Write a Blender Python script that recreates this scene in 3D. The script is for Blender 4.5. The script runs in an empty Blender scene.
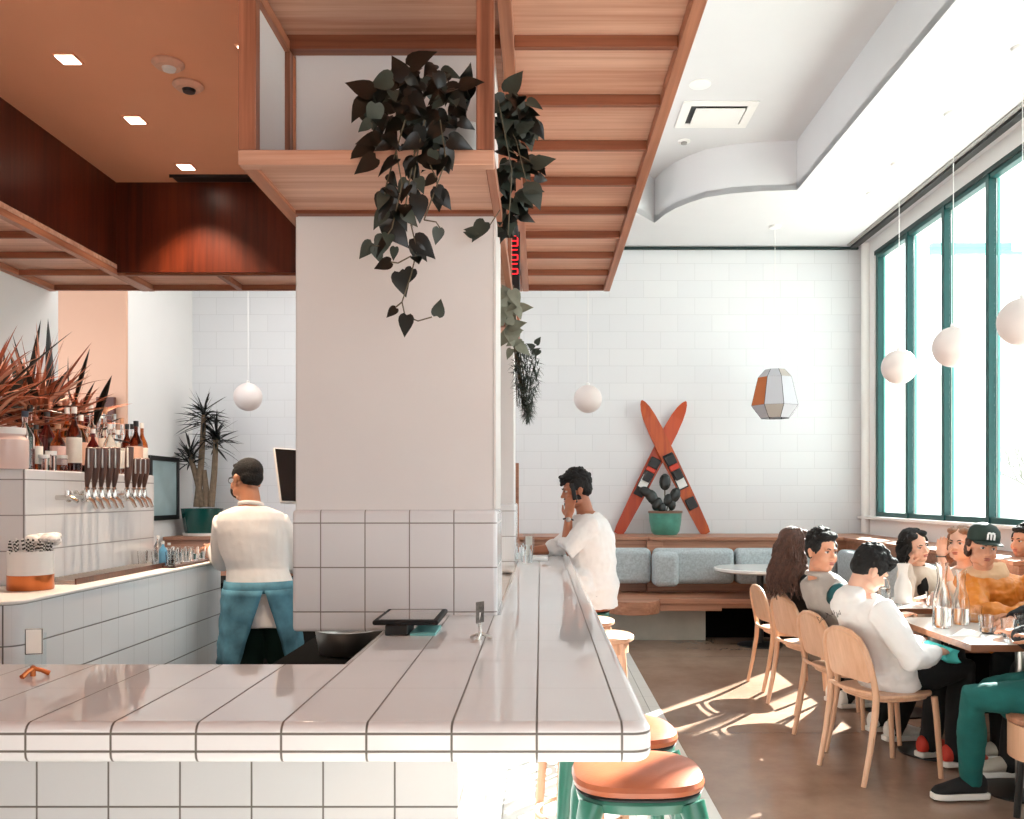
import bpy, math, random
from mathutils import Vector, Matrix
random.seed(7)
V = Vector
C = bpy.context.scene.collection
F = 880.0; CX = 541.0; CY = 495.0; CH = 1.49
def P(x, y, d): return V(((x-CX)*d/F, d, CH-(y-CY)*d/F))
def PX(x, d): return (x-CX)*d/F
def PZ(y, d): return CH-(y-CY)*d/F
def lin(c):
    c = c/255.0
    return c/12.92 if c <= .04045 else ((c+.055)/1.055)**2.4
def rgb(r, g, b): return (lin(r), lin(g), lin(b), 1)

# ------------------------------------------------------------------ materials
def newmat(name):
    m = bpy.data.materials.new(name); m.use_nodes = True
    nt = m.node_tree; b = nt.nodes['Principled BSDF']
    return m, nt, b
def N(nt, t, **kw):
    n = nt.nodes.new(t)
    for k, v in kw.items(): setattr(n, k, v)
    return n
def mth(nt, op, a, b=None, c=None, clamp=False):
    n = nt.nodes.new('ShaderNodeMath'); n.operation = op; n.use_clamp = clamp
    for i, x in enumerate((a, b, c)):
        if x is None: continue
        if isinstance(x, (int, float)): n.inputs[i].default_value = x
        else: nt.links.new(x, n.inputs[i])
    return n.outputs[0]
def mix(nt, fac, a, b):
    n = nt.nodes.new('ShaderNodeMix'); n.data_type = 'RGBA'
    if isinstance(fac, (int, float)): n.inputs[0].default_value = fac
    else: nt.links.new(fac, n.inputs[0])
    for i, x in ((6, a), (7, b)):
        if isinstance(x, tuple): n.inputs[i].default_value = x
        else: nt.links.new(x, n.inputs[i])
    return n.outputs[2]
def noise(nt, scale, detail=3, vec=None, rough=.5):
    n = nt.nodes.new('ShaderNodeTexNoise'); n.inputs['Scale'].default_value = scale
    n.inputs['Detail'].default_value = detail; n.inputs['Roughness'].default_value = rough
    if vec is not None: nt.links.new(vec, n.inputs['Vector'])
    return n.outputs['Fac']
def coords(nt, scale=(1,1,1), rot=(0,0,0), loc=(0,0,0)):
    t = nt.nodes.new('ShaderNodeTexCoord'); m = nt.nodes.new('ShaderNodeMapping')
    m.inputs['Scale'].default_value = scale; m.inputs['Rotation'].default_value = rot
    m.inputs['Location'].default_value = loc
    nt.links.new(t.outputs['Object'], m.inputs['Vector']); return m.outputs['Vector']
def bump(nt, b, h, strength=.3, dist=.01):
    n = nt.nodes.new('ShaderNodeBump'); n.inputs['Strength'].default_value = strength
    n.inputs['Distance'].default_value = dist; nt.links.new(h, n.inputs['Height'])
    nt.links.new(n.outputs['Normal'], b.inputs['Normal'])
def flat(name, col, rough=.6, metal=0, var=0, scale=8, bmp=0, bscale=60, coat=0, emit=None, es=0, spec=None, sheen=0):
    m, nt, b = newmat(name)
    b.inputs['Roughness'].default_value = rough; b.inputs['Metallic'].default_value = metal
    v = coords(nt)
    if var:
        f = noise(nt, scale, 4, v)
        f = mth(nt, 'MULTIPLY_ADD', mth(nt, 'SUBTRACT', f, .5), 2.2, .5, clamp=True)
        c2 = tuple(max(0, x*(1-var)) for x in col[:3])+(1,); c3 = tuple(min(1, x*(1+var*.6)) for x in col[:3])+(1,)
        nt.links.new(mix(nt, f, c2, c3), b.inputs['Base Color'])
    else:
        f = noise(nt, 3, 2, v)
        nt.links.new(mix(nt, f, tuple(x*.97 for x in col[:3])+(1,), tuple(min(1, x*1.02) for x in col[:3])+(1,)), b.inputs['Base Color'])
    if bmp: bump(nt, b, noise(nt, bscale, 3, v), bmp, .01)
    if coat: b.inputs['Coat Weight'].default_value = coat; b.inputs['Coat Roughness'].default_value = .08
    if spec is not None: b.inputs['Specular IOR Level'].default_value = spec
    if sheen: b.inputs['Sheen Weight'].default_value = sheen
    if emit: b.inputs['Emission Color'].default_value = emit; b.inputs['Emission Strength'].default_value = es
    return m
def wood(name, c1, c2, axis='x', rough=.4, fine=40, coat=0, seam=None):
    m, nt, b = newmat(name)
    s = {'x': (1.2, fine, fine), 'y': (fine, 1.2, fine), 'z': (fine, fine, 1.2)}[axis]
    v = coords(nt, s)
    f = noise(nt, 1, 5, v, .6)
    v2 = coords(nt, tuple(q*.12 for q in s)); f2 = noise(nt, 1.3, 3, v2)
    ff = mth(nt, 'ADD', mth(nt, 'MULTIPLY', f, .6), mth(nt, 'MULTIPLY', f2, .5))
    r = nt.nodes.new('ShaderNodeMapRange'); r.inputs[1].default_value = .42; r.inputs[2].default_value = .68
    nt.links.new(ff, r.inputs[0])
    nt.links.new(mix(nt, r.outputs[0], c1, c2), b.inputs['Base Color'])
    b.inputs['Roughness'].default_value = rough
    if coat: b.inputs['Coat Weight'].default_value = coat; b.inputs['Coat Roughness'].default_value = .15
    bump(nt, b, f, .08, .004)
    return m
def tile(name, base, grout, lx=None, ly=None, lz=None, rough=.08, wave=.02, extra=()):
    # lx = (pitch, offset, width, weight)
    m, nt, b = newmat(name)
    tc = nt.nodes.new('ShaderNodeTexCoord'); sp = nt.nodes.new('ShaderNodeSeparateXYZ')
    ge = nt.nodes.new('ShaderNodeNewGeometry'); nt.links.new(ge.outputs['Position'], sp.inputs[0]); ns = nt.nodes.new('ShaderNodeSeparateXYZ')
    nt.links.new(ge.outputs['True Normal'], ns.inputs[0])
    tot = None
    def addline(ax, dist, w, wt):
        nonlocal tot
        r = nt.nodes.new('ShaderNodeMapRange'); r.inputs[1].default_value = w*.35; r.inputs[2].default_value = w*.65
        r.inputs[3].default_value = wt; r.inputs[4].default_value = 0
        nt.links.new(dist, r.inputs[0])
        msk = mth(nt, 'LESS_THAN', mth(nt, 'ABSOLUTE', ns.outputs[ax]), .8)
        o = mth(nt, 'MULTIPLY', r.outputs[0], msk)
        tot = o if tot is None else mth(nt, 'MAXIMUM', tot, o)
    for ax, l in enumerate((lx, ly, lz)):
        if not l: continue
        p, o, w, wt = l
        q = mth(nt, 'DIVIDE', mth(nt, 'SUBTRACT', sp.outputs[ax], o), p)
        fr = mth(nt, 'FRACT', mth(nt, 'ADD', q, 100.5))
        addline(ax, mth(nt, 'MULTIPLY', mth(nt, 'ABSOLUTE', mth(nt, 'SUBTRACT', fr, .5)), p), w, wt)
    for ax, pos, w, wt in extra:
        addline(ax, mth(nt, 'ABSOLUTE', mth(nt, 'SUBTRACT', sp.outputs[ax], pos)), w, wt)
    nz = noise(nt, 2.5, 2, tc.outputs['Object'])
    bc = mix(nt, nz, tuple(x*.95 for x in base[:3])+(1,), base)
    nt.links.new(mix(nt, tot, bc, grout), b.inputs['Base Color'])
    nt.links.new(mth(nt, 'ADD', mth(nt, 'MULTIPLY', tot, .5), rough), b.inputs['Roughness'])
    b.inputs['Specular IOR Level'].default_value = .8
    h = mth(nt, 'ADD', mth(nt, 'MULTIPLY', tot, -1), mth(nt, 'MULTIPLY', noise(nt, 9, 1, tc.outputs['Object']), wave*10))
    bump(nt, b, h, .35, .003)
    return m
def glass(name, col=(1,1,1,1), rough=0, ior=1.45):
    m, nt, b = newmat(name)
    b.inputs['Base Color'].default_value = col; b.inputs['Transmission Weight'].default_value = 1
    b.inputs['Roughness'].default_value = rough; b.inputs['IOR'].default_value = ior
    return m
def thinglass(name, tint=(1,1,1,1), refl=.08):
    m, nt, b = newmat(name); nt.nodes.remove(b)
    t = nt.nodes.new('ShaderNodeBsdfTransparent'); t.inputs[0].default_value = tint
    g = nt.nodes.new('ShaderNodeBsdfGlossy'); g.inputs['Roughness'].default_value = .02
    fr = nt.nodes.new('ShaderNodeLayerWeight'); fr.inputs[0].default_value = .5
    x = nt.nodes.new('ShaderNodeMixShader'); nt.links.new(mth(nt, 'MULTIPLY_ADD', mth(nt, 'POWER', fr.outputs['Facing'], 5), refl*5, refl*.4), x.inputs[0])
    nt.links.new(t.outputs[0], x.inputs[1]); nt.links.new(g.outputs[0], x.inputs[2])
    nt.links.new(x.outputs[0], nt.nodes['Material Output'].inputs[0]); return m
def emis(name, col, s, base=None):
    return flat(name, base or col, .5, emit=col, es=s)

GR = rgb(98,92,86); TW = rgb(234,235,237)
M = {}
M['counter'] = tile('counter_tile', TW, GR, (.155,-.0077,.0042,1), (.31,1.897,.0022,.30), None, .05, .012,
                    extra=((2,1.0555,.0045,1),(2,1.0236,.0045,1)))
M['lowtile'] = tile('apron_wall_tile', rgb(212,213,214), GR, (.155,-.1797-.137,.0040,1), (.155,1.95,.0028,.5), (.155,.815,.0042,1), .12)
M['splash1'] = tile('splash_tile', rgb(236,237,239), rgb(120,114,108), (.155,-.304,.0040,.95), (.155,3.22,.003,.4), (.155,1.082,.0040,.95), .1, .02)
M['sidebar'] = tile('side_bar_tile', rgb(240,243,246), rgb(80,76,74), (.155,-1.99,.005,1), (.155,3.42,.0030,.38), (.155,1.083-.155*8+.0,.0055,.9), .12,
                    extra=((0,-2.01,.004,.9),))
M['taptile'] = tile('tap_tile', rgb(228,228,230), rgb(104,98,96), (.155,-2.228,.007,.9), (.155,3.79,.0030,.35), (.155,1.402,.005,.8), .12,
                    extra=((2,1.557,.005,.9),))
M['floortile'] = tile('floor_tile', rgb(226,226,222), rgb(120,116,110), (.155,-.18,.005,.8), (.31,4.31,.004,.45), None, .3, .02)
M['paint'] = flat('white_paint', rgb(234,232,230), .7, bmp=.03, bscale=90)
M['column'] = flat('column_plaster', rgb(234,232,231), .6, var=.03, scale=2, bmp=.05, bscale=20)
M['ceil'] = flat('ceiling_paint', rgb(218,218,220), .8)
M['terra'] = flat('terracotta_paint', rgb(236,170,134), .7, var=.06, scale=1.2)
M['terraw'] = flat('peach_paint', rgb(222,176,150), .7, var=.03, scale=1.2)
def blockmat():
    m, nt, b = newmat('painted_block')
    tc = nt.nodes.new('ShaderNodeTexCoord'); mp = nt.nodes.new('ShaderNodeMapping')
    mp.inputs['Rotation'].default_value = (math.pi/2, 0, 0)
    sp = nt.nodes.new('ShaderNodeSeparateXYZ'); nt.links.new(tc.outputs['Object'], sp.inputs[0])
    cb = nt.nodes.new('ShaderNodeCombineXYZ'); nt.links.new(sp.outputs[0], cb.inputs[0]); nt.links.new(sp.outputs[2], cb.inputs[1])
    br = nt.nodes.new('ShaderNodeTexBrick'); nt.links.new(cb.outputs[0], br.inputs['Vector'])
    br.inputs['Scale'].default_value = 1; br.inputs['Brick Width'].default_value = .40; br.inputs['Row Height'].default_value = .2
    br.inputs['Mortar Size'].default_value = .004; br.inputs['Mortar Smooth'].default_value = .4
    base = rgb(226,227,229)
    br.inputs['Color1'].default_value = base; br.inputs['Color2'].default_value = rgb(223,224,227); br.inputs['Mortar'].default_value = rgb(213,214,216)
    nt.links.new(br.outputs['Color'], b.inputs['Base Color']); b.inputs['Roughness'].default_value = .55
    h = mth(nt, 'ADD', mth(nt, 'MULTIPLY', br.outputs['Fac'], -1), mth(nt, 'MULTIPLY', noise(nt, 40, 3, tc.outputs['Object']), .25))
    bump(nt, b, h, .3, .003); return m
M['block'] = blockmat()
def concrete():
    m, nt, b = newmat('polished_concrete')
    v = coords(nt); f = noise(nt, 1.1, 6, v, .62); f2 = noise(nt, 14, 4, v, .7)
    ff = mth(nt, 'ADD', mth(nt, 'MULTIPLY', f, .88), mth(nt, 'MULTIPLY', f2, .12))
    r = nt.nodes.new('ShaderNodeMapRange'); r.inputs[1].default_value = .36; r.inputs[2].default_value = .66; nt.links.new(ff, r.inputs[0])
    c = mix(nt, r.outputs[0], rgb(136,109,92), rgb(166,140,122))
    sp = nt.nodes.new('ShaderNodeSeparateXYZ'); nt.links.new(v, sp.inputs[0])
    def ln(ax, p, o):
        q = mth(nt, 'FRACT', mth(nt, 'ADD', mth(nt, 'DIVIDE', mth(nt, 'SUBTRACT', sp.outputs[ax], o), p), 100.5))
        return mth(nt, 'LESS_THAN', mth(nt, 'MULTIPLY', mth(nt, 'ABSOLUTE', mth(nt, 'SUBTRACT', q, .5)), p), .004)
    l = mth(nt, 'MAXIMUM', ln(1, 2.6, 5.51), ln(0, 3.0, 3.2))
    nt.links.new(mix(nt, mth(nt, 'MULTIPLY', l, .8), c, rgb(60,46,40)), b.inputs['Base Color'])
    nt.links.new(mth(nt, 'MULTIPLY_ADD', f2, .10, .16), b.inputs['Roughness'])
    b.inputs['Specular IOR Level'].default_value = .6
    return m
M['concrete'] = concrete()
M['cblock'] = flat('cast_concrete', rgb(176,170,158), .8, var=.12, scale=5, bmp=.1)
W1, W2 = rgb(150,88,58), rgb(202,140,106)
M['wood_x'] = wood('canopy_wood_x', rgb(192,138,112), rgb(226,184,160), 'x')
M['wood_y'] = wood('canopy_wood_y', rgb(150,92,64), rgb(190,130,100), 'y')
M['wood_z'] = wood('canopy_wood_z', rgb(112,64,44), rgb(180,118,90), 'z')
M['slat'] = wood('slat_wood', rgb(118,64,42), rgb(156,96,68), 'x')
M['fascia'] = wood('fascia_wood', rgb(62,20,7), rgb(98,38,16), 'z', .35, 25)
M['booth'] = wood('booth_wood', rgb(142,92,66), rgb(184,130,102), 'x', .4)
M['beech'] = wood('beech_wood', rgb(206,156,122), rgb(228,184,152), 'z', .35, 30, coat=.2)
M['stoolwood'] = wood('stool_wood', rgb(176,126,98), rgb(208,160,130), 'z', .4, 30)
M['tablewood'] = wood('table_edge_wood', rgb(110,68,46), rgb(146,98,70), 'x', .4)
M['laminate'] = flat('white_laminate', rgb(226,222,218), .12)
M['teal'] = flat('teal_window_metal', rgb(20,74,72), .35, metal=.2)
M['tealite'] = flat('pale_teal_metal', rgb(110,176,170), .4)
M['tealdark'] = flat('dark_window_metal', rgb(22,48,46), .4, metal=.2)
M['green'] = flat('green_powder_coat', rgb(26,94,76), .3, coat=.3)
M['leather'] = flat('tan_leather', rgb(160,82,48), .32, var=.08, scale=14, bmp=.05, bscale=120)
M['black'] = flat('black_metal', rgb(18,18,18), .4)
M['blackmat'] = flat('black_rubber', rgb(14,14,15), .7)
M['chrome'] = flat('polished_chrome', rgb(214,212,208), .12, metal=1)
M['steel'] = flat('brushed_steel', rgb(176,172,168), .3, metal=1)
M['copper'] = flat('copper_metal', rgb(196,112,62), .28, metal=.8)
M['white'] = flat('white_plastic', rgb(240,238,235), .35)
M['globe'] = flat('opal_glass', rgb(226,214,210), .3)
M['cushion'] = flat('blue_grey_tweed', rgb(176,186,190), .95, var=.25, scale=55, bmp=.4, bscale=160)
M['glass'] = thinglass('window_glass', (.96,.99,.98,1))
M['clear'] = glass('clear_glass', (.98,.99,.99,1))
M['acrylic'] = thinglass('clear_acrylic', (.93,.97,.98,1))
M['water'] = glass('water_glass', (.95,.98,.98,1), 0, 1.33)
M['amber'] = glass('amber_spirit', rgb(196,106,48), .02)
M['darkamber'] = glass('dark_spirit', rgb(110,44,26), .02)
M['redwine'] = glass('red_spirit', rgb(120,26,30), .02)
M['label'] = flat('paper_label', rgb(232,226,216), .6, var=.05, scale=30)
M['peachlabel'] = flat('peach_label', rgb(226,180,156), .6, var=.1, scale=30)
M['cork'] = flat('cork_stopper', rgb(196,150,120), .8, var=.2, scale=60)
M['darkwood'] = wood('tap_handle_wood', rgb(58,34,26), rgb(96,58,44), 'z', .35, 50)
M['leafdark'] = flat('dark_glossy_leaf', rgb(11,17,14), .3, var=.4, scale=12)
M['leafgrey'] = flat('grey_green_leaf', rgb(58,68,60), .45, var=.35, scale=14)
M['leafpale'] = flat('silvery_leaf', rgb(136,140,124), .5, var=.35, scale=14)
M['stem'] = flat('vine_stem', rgb(92,84,66), .6)
M['leaforange'] = flat('rusty_orange_leaf', rgb(160,86,58), .5, var=.5, scale=9)
M['leafpink'] = flat('pale_coral_leaf', rgb(204,150,124), .5, var=.3, scale=9)
M['trunk'] = flat('yucca_bark', rgb(128,108,88), .8, var=.3, scale=30, bmp=.4, bscale=50)
M['potdark'] = flat('dark_teal_glaze', rgb(16,74,68), .15, coat=.4)
M['pottq'] = flat('turquoise_glaze', rgb(76,146,130), .3, var=.25, scale=10)
M['potgrey'] = flat('grey_ceramic', rgb(150,146,142), .4, var=.1)
M['soil'] = flat('potting_soil', rgb(52,38,30), .9, bmp=.5)
M['ski'] = wood('orange_ski_wood', rgb(160,56,14), rgb(196,90,30), 'z', .4, 14)
M['skired'] = wood('red_ski_wood', rgb(160,40,14), rgb(190,72,26), 'z', .4, 14)
M['red'] = flat('red_plastic', rgb(200,60,38), .5)
M['screen'] = flat('dark_screen', rgb(26,26,28), .12, var=.3, scale=6)
M['led'] = emis('red_led', rgb(230,30,40), 1.5)
M['lamp'] = emis('downlight_lens', rgb(255,236,220), 9)
M['bulb'] = emis('lantern_bulb', rgb(255,250,240), 4)
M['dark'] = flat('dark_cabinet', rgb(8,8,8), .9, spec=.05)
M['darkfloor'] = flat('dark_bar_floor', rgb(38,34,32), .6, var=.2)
M['ext'] = flat('exterior_stucco', rgb(236,236,232), .9)
M['extgrnd'] = flat('exterior_paving', rgb(200,200,196), .9, var=.08, scale=2)
M['exttree'] = flat('tree_leaf', rgb(150,150,140), .8, var=.3)
M['art'] = flat('seascape_print', rgb(160,182,184), .3, var=.3, scale=2.2)
# people
SK = {'a': rgb(196,136,104), 'b': rgb(210,150,120), 'c': rgb(226,178,154), 'd': rgb(176,112,82)}
for k, c in SK.items():
    m = flat('skin_'+{'a':'tan','b':'warm','c':'fair','d':'brown'}[k], c, .5, var=.05, scale=12)
    m.node_tree.nodes['Principled BSDF'].inputs['Subsurface Weight'].default_value = .12
    m.node_tree.nodes['Principled BSDF'].inputs['Subsurface Radius'].default_value = (.02,.008,.004)
    M['sk'+k] = m
M['hairblack'] = flat('black_hair', rgb(9,7,7), .8, var=.5, scale=40, bmp=.6, bscale=120)
M['hairbrown'] = flat('brown_hair', rgb(84,54,42), .7, var=.5, scale=40, bmp=.6, bscale=120)
M['hairblond'] = flat('light_brown_hair', rgb(150,106,78), .42, var=.4, scale=40, bmp=.5, bscale=120)
M['lip'] = flat('lip', rgb(168,92,80), .4)
M['eyew'] = flat('eye_white', rgb(226,218,212), .2)
M['iris'] = flat('iris', rgb(26,16,12), .15)
M['cwhite'] = flat('white_cotton', rgb(236,234,233), .9, bmp=.1, bscale=30)
M['ccream'] = flat('cream_knit', rgb(212,202,190), .95, bmp=.3, bscale=110)
M['cgrey'] = flat('grey_quilted_vest', rgb(166,158,152), .9, var=.08, scale=12)
M['cteal'] = flat('dark_teal_cotton', rgb(12,62,66), .9)
M['cblack'] = flat('black_cotton', rgb(16,16,18), .9)
M['cgreen'] = flat('dark_green_trousers', rgb(20,52,46), .9)
M['cjean'] = flat('teal_denim', rgb(14,92,88), .9, var=.25, scale=10, bmp=.15, bscale=150)
M['cblue'] = flat('blue_denim_apron', rgb(86,140,162), .9, var=.45, scale=11)
M['corange'] = flat('orange_jacket_nylon', rgb(214,128,38), .5, var=.1, scale=8)
M['ctan'] = flat('tan_hood_lining', rgb(216,176,138), .9)
M['shoew'] = flat('white_shoe', rgb(226,222,216), .6)
M['shoeb'] = flat('black_shoe_knit', rgb(20,20,22), .8)
M['shoer'] = flat('red_shoe', rgb(190,50,32), .6)
M['shoeg'] = flat('beige_canvas', rgb(186,178,164), .8)

# ------------------------------------------------------------------ mesh builder
class MB:
    def __init__(s): s.v = []; s.f = []; s.mi = []; s.cur = 0
    def add(s, vs, fs):
        o = len(s.v); s.v += [tuple(p) for p in vs]
        for f in fs: s.f.append(tuple(o+i for i in f)); s.mi.append(s.cur)
        return s
    def box(s, x0, x1, y0, y1, z0, z1):
        vs = [(x,y,z) for z in (z0,z1) for y in (y0,y1) for x in (x0,x1)]
        return s.add(vs, [(0,2,3,1),(4,5,7,6),(0,1,5,4),(2,6,7,3),(0,4,6,2),(1,3,7,5)])
    def obox(s, c, ax, ay, az):   # oriented box, half vectors
        c, ax, ay, az = V(c), V(ax), V(ay), V(az)
        vs = [c+ax*i+ay*j+az*k for k in (-1,1) for j in (-1,1) for i in (-1,1)]
        return s.add(vs, [(0,2,3,1),(4,5,7,6),(0,1,5,4),(2,6,7,3),(0,4,6,2),(1,3,7,5)])
    def prism(s, poly, z0, z1):
        n = len(poly)
        vs = [(x,y,z0) for x,y in poly]+[(x,y,z1) for x,y in poly]
        return s.add(vs, [tuple(range(n))[::-1], tuple(range(n,2*n))]+[(i,(i+1)%n,n+(i+1)%n,n+i) for i in range(n)])
    def prism_y(s, poly, y0, y1):
        n = len(poly)
        vs = [(x,y0,z) for x,z in poly]+[(x,y1,z) for x,z in poly]
        return s.add(vs, [tuple(range(n)), tuple(range(n,2*n))[::-1]]+[(i,n+i,n+(i+1)%n,(i+1)%n) for i in range(n)])
    def loft(s, secs, n=18, closed=True):
        o = len(s.v); vs = []; fs = []
        for c, a, b in secs:
            c, a, b = V(c), V(a), V(b)
            for i in range(n):
                t = 2*math.pi*i/n; vs.append(c+a*math.cos(t)+b*math.sin(t))
        for k in range(len(secs)-1):
            for i in range(n): fs.append((k*n+i, k*n+(i+1)%n, (k+1)*n+(i+1)%n, (k+1)*n+i))
        if closed:
            fs.append(tuple(range(n))[::-1]); fs.append(tuple((len(secs)-1)*n+i for i in range(n)))
        return s.add(vs, fs)
    def tube(s, pts, r, n=10, dome=False, flatten=None):
        pts = [V(p) for p in pts]
        rs = list(r) if isinstance(r, (list,tuple)) else [r]*len(pts)
        if dome:
            d0 = (pts[0]-pts[1]).normalized(); d1 = (pts[-1]-pts[-2]).normalized()
            pts = [pts[0]+d0*rs[0]*.92, pts[0]+d0*rs[0]*.6]+pts+[pts[-1]+d1*rs[-1]*.6, pts[-1]+d1*rs[-1]*.92]
            rs = [rs[0]*.35, rs[0]*.78]+rs+[rs[-1]*.78, rs[-1]*.35]
        secs = []; up = None
        for i, p in enumerate(pts):
            t = (pts[min(i+1,len(pts)-1)]-pts[max(i-1,0)]).normalized()
            if up is None:
                up = V((0,0,1)) if abs(t.z) < .9 else V((0,1,0))
            a = t.cross(up)
            if a.length < 1e-4: a = t.cross(V((1,0,0)))
            a.normalize(); b = a.cross(t).normalized(); up = b
            k = flatten if flatten else 1
            secs.append((p, a*rs[i], b*rs[i]*k))
        return s.loft(secs, n)
    def ell(s, c, r, R=None, nu=16, nv=10):
        c = V(c); vs = []; fs = []
        if isinstance(r, (int,float)): r = (r,r,r)
        def tr(p):
            p = V((p[0]*r[0], p[1]*r[1], p[2]*r[2]))
            return c+(R @ p if R is not None else p)
        vs.append(tr((0,0,-1)))
        for j in range(1, nv):
            ph = -math.pi/2+math.pi*j/nv
            for i in range(nu):
                t = 2*math.pi*i/nu; vs.append(tr((math.cos(ph)*math.cos(t), math.cos(ph)*math.sin(t), math.sin(ph))))
        vs.append(tr((0,0,1))); last = len(vs)-1
        for i in range(nu):
            fs.append((0, 1+(i+1)%nu, 1+i)); fs.append((last, last-nu+i, last-nu+(i+1)%nu))
        for j in range(nv-2):
            for i in range(nu): fs.append((1+j*nu+i, 1+j*nu+(i+1)%nu, 1+(j+1)*nu+(i+1)%nu, 1+(j+1)*nu+i))
        return s.add(vs, fs)
    def lathe(s, prof, c=(0,0,0), n=28, close=False):
        # prof list of (r,z); r==0 at ends closes
        vs = []; fs = []; c = V(c); rows = []
        for r, z in prof:
            if r < 1e-6: rows.append([len(vs)]); vs.append(c+V((0,0,z)))
            else:
                rows.append(list(range(len(vs), len(vs)+n)))
                for i in range(n): t = 2*math.pi*i/n; vs.append(c+V((r*math.cos(t), r*math.sin(t), z)))
        for a, b in zip(rows, rows[1:]):
            for i in range(n):
                if len(a) == 1 and len(b) == 1: continue
                if len(a) == 1: fs.append((a[0], b[(i+1)%n], b[i]))
                elif len(b) == 1: fs.append((a[i], a[(i+1)%n], b[0]))
                else: fs.append((a[i], a[(i+1)%n], b[(i+1)%n], b[i]))
        return s.add(vs, fs)
    def xf(s, Mx):
        s.v = [tuple(Mx @ V(p)) for p in s.v]; return s
SMOOTH = 35
def build(name, mb, mat, parent=None, smooth=False, bev=0, seg=3, world=True, sub=0):
    me = bpy.data.meshes.new(name)
    vs = mb.v
    if parent is not None and world:
        o = parent.location
        p = parent.parent
        if p is not None: o = o+p.location
        vs = [(a-o.x, b-o.y, c-o.z) for a,b,c in vs]
    me.from_pydata(vs, [], mb.f)
    mats = mat if isinstance(mat, (list,tuple)) else [mat]
    for m in mats: me.materials.append(m if not isinstance(m, str) else M[m])
    if len(mats) > 1:
        for p, i in zip(me.polygons, mb.mi): p.material_index = i
    me.update()
    ob = bpy.data.objects.new(name, me); C.objects.link(ob)
    if parent is not None: ob.parent = parent
    if smooth:
        me.polygons.foreach_set('use_smooth', [True]*len(me.polygons))
        try: me.set_sharp_from_angle(angle=math.radians(SMOOTH))
        except Exception: pass
    if bev:
        b = ob.modifiers.new('bevel', 'BEVEL'); b.width = bev; b.segments = seg; b.limit_method = 'ANGLE'; b.angle_limit = math.radians(40)
        me.polygons.foreach_set('use_smooth', [True]*len(me.polygons))
        try: me.set_sharp_from_angle(angle=math.radians(SMOOTH))
        except Exception: pass
        b.harden_normals = False
    if sub:
        m = ob.modifiers.new('sub', 'SUBSURF'); m.levels = sub; m.render_levels = sub
    return ob
def tag(o, label, cat, group=None, kind=None):
    if label: o['label'] = label
    if cat: o['category'] = cat
    if group: o['group'] = group
    if kind: o['kind'] = kind
    return o
def struct(name, mb, mat, **kw):
    o = build(name, mb, mat, **kw); o['kind'] = 'structure'; return o
def thing(name, label, cat, loc=(0,0,0), rz=0, group=None):
    o = bpy.data.objects.new(name, None); C.objects.link(o); o.empty_display_size = .1
    o.location = loc; o.rotation_euler = (0,0,rz); return tag(o, label, cat, group)
def copytree(o, loc=None, rz=None, label=None, parent=None, scale=None):
    c = o.copy(); C.objects.link(c)
    if parent is not None: c.parent = parent
    for ch in [x for x in C.objects if x.parent == o and x is not c]: copytree(ch, parent=c)
    if loc is not None: c.location = loc
    if rz is not None: c.rotation_euler = (0,0,rz)
    if scale is not None: c.scale = (scale,)*3
    if label: c['label'] = label
    return c
def rrect(x0, x1, y0, y1, r, n=5, corners=(1,1,1,1)):
    pts = []
    for (cx, cy, a0, k) in ((x1-r,y0+r,-90,0),(x1-r,y1-r,0,1),(x0+r,y1-r,90,2),(x0+r,y0+r,180,3)):
        if corners[k]:
            for i in range(n+1):
                a = math.radians(a0+90*i/n); pts.append((cx+r*math.cos(a), cy+r*math.sin(a)))
        else: pts.append((cx+(r if k in (0,1) else -r), cy+(-r if k in (0,3) else r)))
    return pts

# ------------------------------------------------------------------ camera / world
cam = bpy.data.cameras.new('camera'); co = bpy.data.objects.new('camera', cam); C.objects.link(co)
co.location = (0,0,CH); co.rotation_euler = (math.pi/2,0,0)
cam.sensor_width = 36; cam.lens = F/1024*36; cam.sensor_fit = 'HORIZONTAL'
cam.shift_x = (512-CX)/1024; cam.shift_y = (CY-409.5)/1024; cam.clip_start = .05
bpy.context.scene.camera = co
vs_ = bpy.context.scene.view_settings
vs_.view_transform = 'Standard'; vs_.look = 'None'; vs_.gamma = 1; vs_.use_curve_mapping = False
vs_.exposure = 0.28
w = bpy.data.worlds.new('sky'); bpy.context.scene.world = w; w.use_nodes = True
bg = w.node_tree.nodes['Background']; bg.inputs[0].default_value = (.95,.975,1,1); bg.inputs[1].default_value = 2.6
SUN_EL = 28; SUN_AZ = (.633,.775)
sd = bpy.data.lights.new('sun', 'SUN'); sd.energy = 40; sd.angle = math.radians(.6); sd.color = (1,.97,.93)
so = bpy.data.objects.new('sun', sd); C.objects.link(so)
dirv = V((-SUN_AZ[0]*math.cos(math.radians(SUN_EL)), -SUN_AZ[1]*math.cos(math.radians(SUN_EL)), -math.sin(math.radians(SUN_EL))))
so.rotation_euler = dirv.to_track_quat('-Z','Y').to_euler(); so.location = (8,12,9)

# ------------------------------------------------------------------ room shell
BY = 10.3; WX = 3.76; ZL = 4.39; ZH = 4.86
struct('floor', MB().box(-7,WX+.2,-3,BY+.2,-.1,0), 'concrete')
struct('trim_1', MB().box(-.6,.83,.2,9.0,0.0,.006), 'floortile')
struct('trim_2', MB().box(-6.9,-.6,2.3,8.6,0.0,.006), 'darkfloor')
struct('wall_back', MB().box(-4.2,WX+.2,BY,BY+.2,0,5.1), 'block')
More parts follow.
